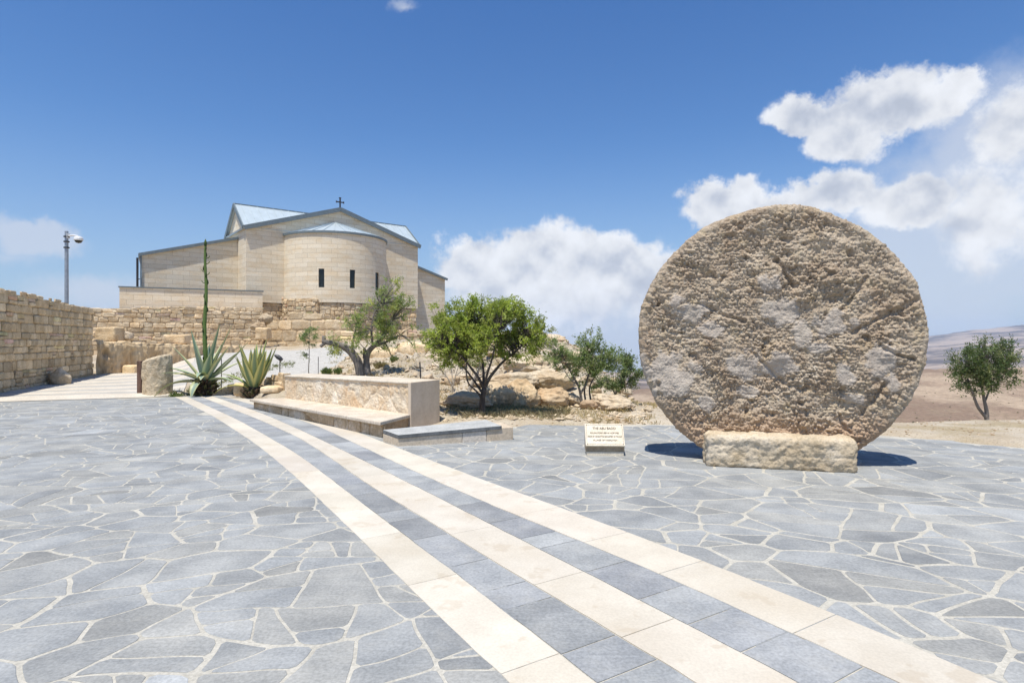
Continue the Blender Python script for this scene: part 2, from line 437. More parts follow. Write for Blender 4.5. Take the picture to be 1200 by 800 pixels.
# ------------------------------------------------------------------ terrain
FARH = {'hi': None}
COLS = {
    -300: [(15, 0), (24, .1), (40, .6), (70, 0), (150, -12), (400, -40)],
    0: [(15.6, 0), (24, .1), (40, .6), (70, 0), (150, -12), (400, -40)],
    105: [(16, 0), (24, .08), (30, .5), (40, 1.0), (70, .5), (150, -10), (400, -40)],
    170: [(16.6, 0), (22, .08), (26, .15), (31, .6), (36, 1.0), (48, 1.5), (70, 1), (150, -8), (400, -40)],
    250: [(16.6, 0), (18, .12), (20, .3), (27, .85), (35, 1.2), (48, 1.6), (70, 1), (150, -8), (400, -40)],
    340: [(14.5, 0), (16, .28), (20, .5), (28, .95), (36, 1.1), (45, 1.6), (70, 1), (150, -8), (400, -40)],
    420: [(12, 0), (13.5, .45), (16, .6), (20, .75), (26, 1.1), (32, 1.4), (42, 1.8), (70, 1), (150, -8), (400, -40)],
    490: [(11, 0), (12, .25), (14, .45), (16, .65), (20, .9), (25, 1.35), (32, 1.5), (48, 1.6), (70, 0), (150, -14), (400, -44)],
    560: [(10.7, 0), (11.3, .08), (13, .2), (14, .35), (17, .8), (20, 1.3), (24, 1.65), (27, 1.5), (40, -1), (70, -5), (150, -18), (400, -48)],
    620: [(10.5, 0), (11.5, .06), (13, .12), (14, .25), (16, .65), (20, 1.5), (23, 1.80), (27, 1.4), (40, -2), (70, -8), (150, -22), (400, -50)],
    680: [(10.7, 0), (12, .04), (13.5, .1), (15, .45), (18, 1.05), (21, 1.15), (25, .7), (40, -4), (70, -10), (150, -24), (400, -50)],
    720: [(10.8, 0), (12.5, .04), (13.8, .08), (16, .3), (19, .2), (25, -1), (40, -5), (70, -12), (150, -26), (400, -50)],
    745: [(10.8, 0), (12.5, .03), (14, .03), (17, -.25), (25, -2), (40, -6), (70, -12), (150, -26), (300, -46), (600, -50)],
    900: [(10.2, 0), (12.2, .02), (15, -.7), (25, -3.2), (40, -7), (70, -13), (150, -26), (300, -44), (600, -36)],
    1060: [(9.4, 0), (10.8, .03), (12, -.15), (15, -.8), (25, -3), (40, -7), (70, -13), (150, -25), (300, -41), (600, -29)],
    1150: [(8.7, 0), (10.4, .06), (11.6, -.02), (13, -.4), (17, -.8), (25, -2.6), (40, -7), (70, -13), (150, -25), (300, -41), (600, -29)],
    1200: [(8.3, 0), (10.1, .1), (11.2, .03), (13, -.5), (17, -1.1), (25, -2.8), (40, -7), (70, -13), (150, -25), (300, -41), (600, -27)],
    1500: [(5, 0), (9, .1), (12, -.5), (25, -3), (40, -7), (70, -13), (150, -25), (300, -41), (600, -27)],
}
RIDGE = {-300: 408, 0: 405, 400: 420, 745: 447, 900: 419, 1090: 395, 1200: 383, 1500: 378}
for k, L in COLS.items():
    ry = np.interp(k, sorted(RIDGE), [RIDGE[q] for q in sorted(RIDGE)])
    zr = CAMH-(ry-400)/FPX*9500
    L.append((900, -75)); L.append((2200, -210)); L.append((4500, -230+0.35*max(zr, -100)))
    L.append((7000, zr*0.55-110)); L.append((9500, zr)); L.append((11800, zr*1.0-60))
_ck = sorted(COLS)


def prof(k, Y):
    L = [(0, 0)]+COLS[k]
    return np.interp(Y, [a for a, b in L], [b for a, b in L])


def Hbase(X, Y):
    X = np.asarray(X, float); Y = np.asarray(Y, float)
    Yc = np.maximum(Y, 0.5)
    px = np.clip(600+FPX*X/Yc, _ck[0], _ck[-1])
    z = np.zeros_like(px); Z = np.array([prof(k, Yc) for k in _ck])
    idx = np.clip(np.searchsorted(_ck, px)-1, 0, len(_ck)-2)
    ck = np.array(_ck, float); t = (px-ck[idx])/(ck[idx+1]-ck[idx]); t = t*t*(3-2*t)*0.5+t*0.5
    flat = Z[idx, np.arange(Z.shape[1])]*(1-t)+Z[idx+1, np.arange(Z.shape[1])]*t
    # behind the camera: the paved terrace, then the slope of the hill
    R = np.hypot(X, Y); back = -sstep(25, 400, R)*60-sstep(400, 9000, R)*120
    w = sstep(0.5, 6, Y)
    return flat*w+back*(1-w)

PAVE = [(-13.35, 14.6), (-12.3, 15.25), (-9.2, 16.2), (-8.6, 17.2), (-8.0, 16.8), (-6.2, 14.6), (-2.3, 9.6), (-1.6, 9.3), (0.02, 9.3),
        (0.02, 10.45), (2.6, 10.75), (4.4, 10.25), (5.97, 9.4), (7.1, 8.4), (10, 5.6), (13, 1), (13, -6), (-13, -6), (-14.2, 8)]


def in_poly(x, y, poly):
    x = np.asarray(x, float); y = np.asarray(y, float); c = np.zeros(x.shape, bool); n = len(poly)
    for i in range(n):
        x0, y0 = poly[i]; x1, y1 = poly[(i+1) % n]
        if y0 == y1: continue
        k = ((y0 > y) != (y1 > y)) & (x < (x1-x0)*(y-y0)/(y1-y0)+x0); c ^= k
    return c


def dist_poly(x, y, poly):
    d = np.full(np.shape(x), 1e9); n = len(poly)
    for i in range(n):
        a = np.array(poly[i]); b = np.array(poly[(i+1) % n]); e = b-a
        t = np.clip(((x-a[0])*e[0]+(y-a[1])*e[1])/(e@e), 0, 1)
        d = np.minimum(d, np.hypot(x-a[0]-t*e[0], y-a[1]-t*e[1]))
    return d


def height(X, Y, rough=True):
    X = np.atleast_1d(np.asarray(X, float)); Y = np.atleast_1d(np.asarray(Y, float))
    z = Hbase(X, Y)
    sd = dist_poly(X, Y, PAVE)*np.where(in_poly(X, Y, PAVE), -1, 1)
    near = sstep(0.0, 0.5, sd)
    R = np.hypot(X, Y); px = 600+FPX*X/np.maximum(Y, .5)
    P = np.stack([X, Y, np.zeros_like(X)], 1)
    if rough:
        z += near*(0.035*fbm(P*0.9, 3)+0.012*fbm(P*6, 2))*sstep(2, 6, sd+2.5)
        # rocky mound
        mm = sstep(395, 500, px)*(1-sstep(690, 735, px))*sstep(13.4, 16.5, Y)*(1-sstep(26, 40, Y))
        mk = mm > 0.001
        if mk.any():
            Q = P[mk]; f1, f2, cid = worley(Q*np.array([1.5, 2.2, 1])*0.9+fbm(Q*1.3, 3)[:, None]*0.7)
            rk = 0.34*(0.5-f1)+0.34*fbm(Q*1.1+3, 5, .6, ridge=True)+0.16*((cid % 17)/17.0-0.5)+0.05*fbm(Q*7, 3, ridge=True)
            z[mk] += mm[mk]*rk*sstep(0.02, 0.14, f2-f1)*1.0
        # hills far away
        fm = sstep(60, 400, R)
        fk = fm > 0.001
        if fk.any():
            Q = P[fk]; Rk = R[fk]
            z[fk] += fm[fk]*(9*fbm(Q/75, 5, .55, ridge=True)*sstep(60, 300, Rk)*(1-sstep(900, 2500, Rk)*.2)
                             + 90*fbm(Q/1300+5, 6, ridge=True)*sstep(900, 4000, Rk))
    z = np.where(sd <= 0, -0.07, -0.07*(1-near)+z*near+0.035*near*(1-sstep(0.5, 1.6, sd)))
    return z


def hz(x, y): return float(height([x], [y])[0])


def gz(x, y): return float(height([x], [y], False)[0])


def terrain():
    nf, nb = 960, 60
    ang = np.concatenate([np.linspace(-0.80, 0.80, nf), np.linspace(0.80, 2*math.pi-0.80, nb+2)[1:-1]])
    rr = [0.6, 3.0, 5.5]
    while rr[-1] < 7.6: rr.append(rr[-1]+0.5)
    while rr[-1] < 30: rr.append(rr[-1]*1.0055)
    while rr[-1] < 250: rr.append(rr[-1]*1.02)
    while rr[-1] < 12500: rr.append(rr[-1]*1.016)
    rr = np.array(rr); A, Rr = np.meshgrid(ang, rr)
    X = (np.sin(A)*Rr).ravel(); Y = (np.cos(A)*Rr).ravel()
    z = height(X, Y)
    na, nr = len(ang), len(rr)
    i = np.arange(nr-1)[:, None]*na; j = np.arange(na)[None, :]; j2 = (j+1) % na
    F = np.stack([i+j, i+j2, i+na+j2, i+na+j], -1).reshape(-1, 4)[:, ::-1]
    c = len(X)
    V = np.stack([X, Y, z], 1); V = np.vstack([V, [0, 0, -0.07]])
    o = mesh_np('ground', V, F, terrain_mat())
    # close the middle with a fan (under the paving)
    return tag(o, kind='structure')


def terrain_mat():
    m = bpy.data.materials.new('hillside'); m.use_nodes = True
    N = NT(m.node_tree); b = N.n['Principled BSDF']; geo = N.new('ShaderNodeNewGeometry'); pos = geo.outputs['Position']
    flat = N.vmath('MULTIPLY', pos, (1, 1, 0)); R = N.vmath('LENGTH', flat, out=1)
    sand = N.mix(N.ramp(N.noise(pos, 1.3, 6, 0.62), 0.35, 0.65), (0.56, 0.485, 0.375), (0.47, 0.385, 0.275))
    grass = N.mix(N.ramp(N.noise(pos, 9, 5, 0.7), 0.3, 0.7), (0.34, 0.265, 0.145), (0.44, 0.355, 0.22))
    c = N.mix(N.math('MULTIPLY', N.ramp(N.noise(pos, 0.55, 6, 0.65), 0.48, 0.62), 0.75), sand, grass)
    peb = N.new('ShaderNodeTexVoronoi'); N.put(peb.inputs['Vector'], pos); peb.inputs['Scale'].default_value = 26
    c = N.mix(N.math('MULTIPLY', N.ramp(peb.outputs['Distance'], 0.1, 0.42, 1, 0), 0.35), c, (0.58, 0.51, 0.42))
    # stony where it is steep
    nz = N.new('ShaderNodeSeparateXYZ'); N.l.new(geo.outputs['Normal'], nz.inputs[0])
    rockc = N.mix(N.ramp(N.noise(pos, 3.2, 7, 0.65), 0.35, 0.65), (0.52, 0.455, 0.36), (0.36, 0.29, 0.205))
    sp = N.new('ShaderNodeSeparateXYZ'); N.l.new(pos, sp.inputs[0])
    c = N.mix(N.math('MULTIPLY', N.ramp(nz.outputs[2], 0.93, 0.80), N.ramp(R, 60, 30)), c, rockc)
    far = N.mix(N.ramp(N.noise(flat, 0.011, 8, 0.62), 0.40, 0.60), (0.22, 0.155, 0.11), (0.38, 0.29, 0.205))
    far = N.mix(N.math('MULTIPLY', N.ramp(N.noise(flat, 0.05, 8, 0.72), 0.50, 0.60), 0.6), far, (0.25, 0.19, 0.13))
    vf = N.mix(N.ramp(N.noise(flat, 0.0013, 9, 0.62), 0.42, 0.58), (0.10, 0.08, 0.07), (0.36, 0.28, 0.215))
    far = N.vmath('SCALE', far, N.ramp(N.noise(flat, 0.35, 6, .7), .3, .7, .8, 1.2))
    c = N.mix(N.ramp(R, 22, 90), c, far); c = N.mix(N.ramp(R, 1200, 3500), c, vf)
    N.l.new(c, b.inputs['Base Color']); b.inputs['Roughness'].default_value = 0.95
    b.inputs['Specular IOR Level'].default_value = 0.1
    bp = N.new('ShaderNodeBump'); bp.inputs['Strength'].default_value = 0.9; bp.inputs['Distance'].default_value = 0.08
    N.l.new(N.math('ADD', N.noise(pos, 9, 7, 0.68), N.math('MULTIPLY', peb.outputs['Distance'], -0.35)), bp.inputs['Height'])
    N.l.new(bp.outputs[0], b.inputs['Normal'])
    return m
terrain()

# haze: thin even air round everything
hb = MB().box(-12700, 12700, -12700, 12700, -900, 420)
haze = hb.build('haze', plain_mat('dummy', (1, 1, 1))); haze.data.materials.clear()
hm = bpy.data.materials.new('haze_air'); hm.use_nodes = True
for nd in list(hm.node_tree.nodes): hm.node_tree.nodes.remove(nd)
_o = hm.node_tree.nodes.new('ShaderNodeOutputMaterial'); _v = hm.node_tree.nodes.new('ShaderNodeVolumePrincipled')
_v.inputs['Color'].default_value = (0.62, 0.78, 1.0, 1); _v.inputs['Density'].default_value = 4.6e-5
_v.inputs['Anisotropy'].default_value = 0.1
hm.node_tree.links.new(_v.outputs[0], _o.inputs['Volume']); haze.data.materials.append(hm)
tag(haze, kind='stuff')

# ------------------------------------------------------------------ paving
CURV = [  # photograph positions of the six long edges of the striped band, from the left one to the right one
    [(207, 466), (250, 487.5), (300, 520), (340, 552.5), (380, 591), (390, 600), (466, 675), (526, 738), (595, 798)],
    [(220, 465), (280, 492), (350, 532), (400, 570), (462, 619), (510, 651), (600, 722), (700, 800)],
    [(232, 463.5), (300, 490), (350, 512), (380, 531), (435, 571), (512, 615), (572, 656), (600, 670), (765, 767), (815, 800)],
    [(242, 461.5), (310, 485), (360, 507), (451, 551.5), (534, 593), (600, 627), (735, 695), (835, 745), (935, 800)],
    [(250, 461), (325, 482.5), (375, 500), (484, 551.5), (589, 598), (800, 680), (920, 740), (1057, 800)],
    [(260, 460), (350, 482), (430, 510), (462, 523), (567, 562.5), (655, 593), (900, 685), (1125, 780), (1172, 800)]]


def smooth_curve(c):
    P = [gpx(a, b).xy for a, b in c]
    near = P[-1]+(P[-1]-P[-3]).normalized()*5.0
    P = P+[near]
    # resample densely by Catmull-Rom then relax
    S = []
    for i in range(len(P)-1):
        p0 = P[max(i-1, 0)]; p1 = P[i]; p2 = P[i+1]; p3 = P[min(i+2, len(P)-1)]
        n = max(2, int((p2-p1).length/0.25))
        for k in range(n): S.append(p1.lerp(p2, k/n))
    S.append(P[-1])
    for _ in range(14):
        S = [S[0]]+[S[i]*0.5+(S[i-1]+S[i+1])*0.25 for i in range(1, len(S)-1)]+[S[-1]]
    return S
SC = [smooth_curve(c) for c in CURV]


def cross(S, o, n):
    """signed distance from o along n to polyline S"""
    best = None
    for i in range(len(S)-1):
        a = S[i]-o; e = S[i+1]-S[i]
        den = n.x*e.y-n.y*e.x
        if abs(den) < 1e-9: continue
        t = (a.x*e.y-a.y*e.x)/den; u = (a.x*n.y-a.y*n.x)/den
        if -0.001 <= u <= 1.001 and abs(t) < 3 and (best is None or abs(t) < abs(best)): best = t
    if best is None:  # past the end: use the last segment
        e0, e1 = (S[0], S[1]) if (S[0]-o).length < (S[-1]-o).length else (S[-2], S[-1])
        e = e1-e0; a = e0-o; den = n.x*e.y-n.y*e.x
        best = (a.x*e.y-a.y*e.x)/den if abs(den) > 1e-9 else 0
    return best
spine = SC[2]
seg = [0.0]
for i in range(1, len(spine)): seg.append(seg[-1]+(spine[i]-spine[i-1]).length)
SLEN = seg[-1]


def spine_at(s):
    s = min(max(s, 0), SLEN-1e-4); i = int(np.searchsorted(seg, s, side='right')-1); i = min(i, len(spine)-2)
    t = (s-seg[i])/(seg[i+1]-seg[i]); p = spine[i].lerp(spine[i+1], t)
    a = spine[max(i-2, 0)]; b = spine[min(i+3, len(spine)-1)]
    d = (b-a).normalized(); return p, Vector((-d.y, d.x))
_cache = {}


def offs(s):
    k = round(s, 2)
    if k not in _cache:
        p, n = spine_at(k); _cache[k] = (p, n, [cross(S, p, n) for S in SC])
    return _cache[k]


def slab(mb, polytop, z, tint, r=0.006, skirt=0.03):
    """a slab with a worn arris: polygon counter-clockwise"""
    n = len(polytop); c = sum((Vector(p) for p in polytop), Vector((0, 0)))/n
    inner = []
    for p in polytop:
        p = Vector(p); d = c-p; inner.append(p+d.normalized()*min(r*1.6, d.length*0.3))
    v = [(p[0], p[1], z-skirt) for p in polytop]+[(p[0], p[1], z-r) for p in polytop]+[(p[0], p[1], z) for p in inner]
    f = [tuple(range(2*n, 3*n))]
    for i in range(n):
        j = (i+1) % n
        f += [(i, j, n+j, n+i), (n+i, n+j, 2*n+j, 2*n+i)]
    mb.add(v, f, tint)


def bands():
    rnd = random.Random(5)
    cream = MB(); grey = MB()
    for b in range(5):
        k0, k1 = b, b+1
        s = 0.02; is_c = b % 2 == 0
        while s < SLEN-0.1:
            far = spine_at(s)[0].y > 9
            L = rnd.uniform(0.7, 1.25) if is_c else rnd.choice([rnd.uniform(0.24, 0.36), rnd.uniform(0.34, 0.5), rnd.uniform(0.45, 0.7)])
            L = min(L, SLEN-0.02-s)
            gap = 0.006 if is_c else 0.010
            n = max(2, int(L/(.08 if spine_at(s)[0].y < 9 else .25))+1); A = []; B = []; gm = rnd.uniform(.003, .0065)
            for i in range(n):
                q = s+gap/2+(L-gap)*i/(n-1); p, nn, of = offs(q) if False else (lambda r: (*spine_at(q), r[2]))(offs(q))
                a, c2 = of[k0], of[k1]; m = gm if a < c2 else -gm
                a += mnoise.noise(Vector((q*5, k0*9.1, 0)))*.007; c2 += mnoise.noise(Vector((q*5, k1*9.1, 0)))*.007
                A.append(p+nn*(a+m)); B.append(p+nn*(c2-m))
            poly = A+B[::-1]
            ar = sum(poly[i].x*poly[(i+1) % len(poly)].y-poly[(i+1) % len(poly)].x*poly[i].y for i in range(len(poly)))
            if ar < 0: poly = poly[::-1]
            v = rnd.gauss(0, 1)
            if is_c:
                t = (1+0.035*v, 1+0.035*v-0.01*rnd.random(), 1+0.035*v-0.03*rnd.random()); slab(cream, poly, 0.0035, t, 0.002)
            else:
                t = (1.1+0.06*v, 1.1+0.06*v, 1.1+0.055*v+0.03*rnd.random())
                if rnd.random() < 0.15: t = tuple(x*0.82 for x in t)
                slab(grey, poly, 0.003, t, 0.002)
            s += L
    tag(cream.build('paving_stripe', M_CREAM), kind='structure')
    tag(grey.build('paving_tile', M_FLAG), kind='structure')
bands()


def clip(poly, nx, ny, c):
    """keep nx*x+ny*y <= c"""
    out = []; n = len(poly)
    for i in range(n):
        a = poly[i]; b = poly[(i+1) % n]; da = nx*a[0]+ny*a[1]-c; db = nx*b[0]+ny*b[1]-c
        if da <= 0: out.append(a)
        if (da < 0) != (db < 0) and abs(da-db) > 1e-12:
            t = da/(da-db); out.append((a[0]+(b[0]-a[0])*t, a[1]+(b[1]-a[1])*t))
    return out


def area(p):
    return abs(sum(p[i][0]*p[(i+1) % len(p)][1]-p[(i+1) % len(p)][0]*p[i][1] for i in range(len(p))))/2


def shatter(p, rnd, theta, depth=0):
    """split a stone by straight breaks until the pieces are of paving size"""
    a = area(p) if len(p) > 2 else 0
    if a < 0.004: return [] if a < 0.0012 else [p]
    lim = rnd.choice([0.035, 0.07, 0.11, 0.16, 0.24])*(1.0 if theta > 0 else 1.35)
    if (max(q[0] for q in p)-min(q[0] for q in p)) < .16 or (max(q[1] for q in p)-min(q[1] for q in p)) < .16: return [p]
    if a < lim or depth > 4: return [p]
    cx = sum(q[0] for q in p)/len(p); cy = sum(q[1] for q in p)/len(p)
    sx = max(q[0] for q in p)-min(q[0] for q in p); sy = max(q[1] for q in p)-min(q[1] for q in p)
    def fat(q):
        if len(q) < 3: return 0
        P = sum(math.hypot(q[k][0]-q[k-1][0], q[k][1]-q[k-1][1]) for k in range(len(q))); return 12.57*area(q)/(P*P+1e-9)
    for _ in range(6):
        an = theta+rnd.gauss(0, .28)+(math.pi/2 if rnd.random() < (.7 if sx > sy*1.25 else .28) else 0)
        nx, ny = -math.sin(an), math.cos(an); g = rnd.uniform(.0045, .010) if theta > 0 else rnd.uniform(.006, .013); r = math.sqrt(a)*.17
        c0 = nx*(cx+rnd.uniform(-r, r))+ny*(cy+rnd.uniform(-r, r))
        A, B = clip(p, nx, ny, c0-g), clip(p, -nx, -ny, -c0-g)
        if min(fat(A), fat(B)) > (.48 if rnd.random() < .8 else .36): return shatter(A, rnd, theta, depth+1)+shatter(B, rnd, theta, depth+1)
    return [p]


def flagstones(mb, region, keep, theta, stretch, spacing, seed):
    rnd = random.Random(seed); ct, st = math.cos(theta), math.sin(theta)
    fw = lambda x, y: ((x*ct+y*st)/stretch, -x*st+y*ct)
    bw = lambda u, v: (u*stretch*ct-v*st, u*stretch*st+v*ct)
    x0, x1, y0, y1 = region; seeds = []; grid = {}
    tries = int((x1-x0)*(y1-y0)/stretch/(spacing**2)*14)
    for _ in range(tries):
        x, y = rnd.uniform(x0, x1), rnd.uniform(y0, y1); u, v = fw(x, y)
        md = spacing*rnd.choice([0.36, 0.6, 0.9, 1.2, 1.55])
        g = (int(u//spacing), int(v//spacing)); ok = True
        for i in range(-2, 3):
            for j in range(-2, 3):
                for (a, b, m2) in grid.get((g[0]+i, g[1]+j), ()):
                    if (a-u)**2+(b-v)**2 < ((md+m2)*0.5)**2: ok = False; break
                if not ok: break
            if not ok: break
        if ok: seeds.append((u, v, md)); grid.setdefault(g, []).append((u, v, md))
    S = np.array(seeds); cnt = 0
    for i, (u, v, md) in enumerate(seeds):
        wx, wy = bw(u, v)
        if not keep(wx, wy): continue
        d2 = (S[:, 0]-u)**2+(S[:, 1]-v)**2; nb = np.argsort(d2)[1:64]
        R = 1.6*spacing; poly = [(u-R, v-R), (u+R, v-R), (u+R, v+R), (u-R, v+R)]
        for k in nb:
            a, b, m2 = seeds[k]; dx, dy = a-u, b-v; D = math.hypot(dx, dy)
            if D/2 > 3.2*spacing: break
            h = random.Random(int(min(i, k)*7919+max(i, k))).uniform(*((0.0055, 0.014) if theta > 0 else (.008, .017)))
            off = (D*D+(md**2-m2**2)*0.5)/(2*D)
            nx, ny = dx/D, dy/D
            poly = clip(poly, nx, ny, nx*u+ny*v+off-h)
            if len(poly) < 3: break
        if len(poly) < 3: continue
        polys = [[bw(*p) for p in poly]]
        polys = shatter(polys[0], rnd, theta)
        for q in polys:
            if len(q) < 3: continue
            W = [Vector(p) for p in q]
            # drop tiny edges, split long edges, wobble them and round the corners
            W2 = []
            for a in range(len(W)):
                p, r2 = W[a], W[(a+1) % len(W)]; L = (r2-p).length
                if L < 0.012: continue
                W2.append(p)
                n = int(L/0.09)
                for k in range(1, n): W2.append(p.lerp(r2, k/n))
            if len(W2) < 3: continue
            near = wy < 8
            if near:
                o = []
                for p in W2:
                    nn = mnoise.noise_vector(Vector((p.x*2.6, p.y*2.6, seed+3.1)))*0.04+mnoise.noise_vector(Vector((p.x*6, p.y*6, seed+9)))*0.012+mnoise.noise_vector(Vector((p.x*15, p.y*15, seed)))*0.006
                    o.append(Vector((p.x+nn.x, p.y+nn.y)))
                W2 = o
            ch = []
            for a in range(len(W2)):
                p, r2 = W2[a], W2[(a+1) % len(W2)]; ch += [p.lerp(r2, .2), p.lerp(r2, .8)]
            W2 = ch
            v = rnd.gauss(0, 1)*0.06; warm = rnd.choice([0, 0, 0, 0.02, 0.05]); k = 1+v
            if rnd.random() < 0.07: k *= 0.84
            if rnd.random() < 0.06: k *= 1.16
            t = (k*(1+warm), k*(1+warm*.4), k*(1-warm*0.6))
            slab(mb, W2, rnd.uniform(-0.0006, 0.0006), t, 0.0022, 0.02); cnt += 1
    return cnt


def paving():
    js = MB(); js.add([(x, y, -0.0028) for x, y in PAVE], [tuple(range(len(PAVE)))][::-1])
    P = PAVE
    # grow the mortar bed slightly past the paving edge
    c = Vector((0, 4)); V = [(c.x+(x-c.x)*1.012, c.y+(y-c.y)*1.012, -0.0028) for x, y in P]
    js = MB(); js.add(V, [tuple(range(len(V)-1, -1, -1))])
    tag(js.build('paving_bed', M_JOINT), kind='structure')
    left_edge = [tuple(p) for p in SC[0]]; right_edge = [tuple(p) for p in SC[5]]
    # polygon left of the band and right of the band
    LP = [(p[0]+0.5, p[1]) for p in left_edge]+[(left_edge[-1][0], -6), (-14, -6), (-14.5, 8), (-13.6, 14.6), (-12.3, 15.4), (-9.2, 16.35)]
    RP = [(p[0]-0.5, p[1]) for p in right_edge]+[(right_edge[-1][0], -6), (13.5, -6), (13.5, 1), (10, 5.8), (7.1, 8.5), (5.97, 9.45), (4.4, 10.3), (2.6, 10.8), (0, 10.5), (-0.6, 10.2), (-2.4, 9.7), (-5.6, 14.5)]
    mb = MB()
    kl = lambda x, y: bool(in_poly(x, y, LP)) and abs(x) < 0.93*max(y, 0)+2.4 and y > 1.0
    kr = lambda x, y: bool(in_poly(x, y, RP)) and abs(x) < 0.93*max(y, 0)+2.4 and y > 1.0
    a = flagstones(mb, (-15, 2.5, 0.6, 17), kl, math.radians(22), 1.3, 0.50, 11)
    b = flagstones(mb, (-7, 14, 0.6, 15), kr, math.radians(-14), 1.3, 0.48, 12)
    print('flags', a, b)
    tag(mb.build('paving', M_FLAG), kind='structure')
paving()


def strip_sheet(name, mat, pts_l, pts_r, n, lift, kind='structure', tints=None, nx=26, dive=0.0):
    """a sheet draped on the ground between two edge lines"""
    V = []; F = []; T = []
    for i in range(n+1):
        t = i/n; a = poly_at(pts_l, t); b = poly_at(pts_r, t)
        for k in range(nx+1):
            p = a.lerp(b, k/nx); V.append((p.x, p.y, max(hz(p.x, p.y), -0.012)+lift-(dive if (k in (0, nx) or i in (0, n)) else 0)))
            T.append(tints(t) if tints else (1, 1, 1))
    for i in range(n):
        for k in range(nx): q = i*(nx+1)+k; F.append((q, q+1, q+nx+2, q+nx+1))
    o = MB().add(V, F, T).build(name, mat, smooth=True)
    return tag(o, kind=kind)


def poly_at(P, t):
    s = t*(len(P)-1); i = min(int(s), len(P)-2); return Vector(P[i]).lerp(Vector(P[i+1]), s-i)
M_PATH = surf_mat('pale_path', (0.50, 0.445, 0.365), (0.57, 0.515, 0.43), 1.5, bump=0.3, bscale=30, bdist=0.01)
M_GRAVEL = surf_mat('white_gravel', (0.42, 0.395, 0.35), (0.52, 0.495, 0.445), 5, bump=1.0, bscale=30, bdist=0.04, tint=False,
                    spots=(22, 0.6, (0.27, 0.24, 0.19), 0.6))


def left_path():
    # cream and grey strips of the approach path beside the squared wall
    a0, a1 = Vector((-15.2, 13.8)), Vector((-17.0, 25.5)); b0, b1 = Vector((-9.0, 16.3)), Vector((-14.6, 27.5))
    cuts = [0, .10, .155, .21, .265, .33, .385, .46, .52, .60, .66, .75, .82, 1.0]
    for i in range(len(cuts)-1):
        t0, t1 = cuts[i], cuts[i+1]
        L = [a0.lerp(a1, t0), a0.lerp(a1, t1)]; R = [b0.lerp(b1, t0), b0.lerp(b1, t1)]
        tt = (1, 1, 1) if i % 2 == 0 else (0.76, 0.80, 0.86)
        strip_sheet('path', M_PATH, L, R, 10, 0.022, tints=lambda t, tt=tt: tt)
left_path()
strip_sheet('gravel_path', M_GRAVEL, [(-9.3, 17.4), (-12.2, 22), (-15.2, 28.5), (-17.5, 33)],
            [(-5.9, 16.4), (-5.8, 20), (-6.5, 25), (-7.6, 30.0)], 40, 0.035, nx=30, dive=.09)

# ------------------------------------------------------------------ masonry


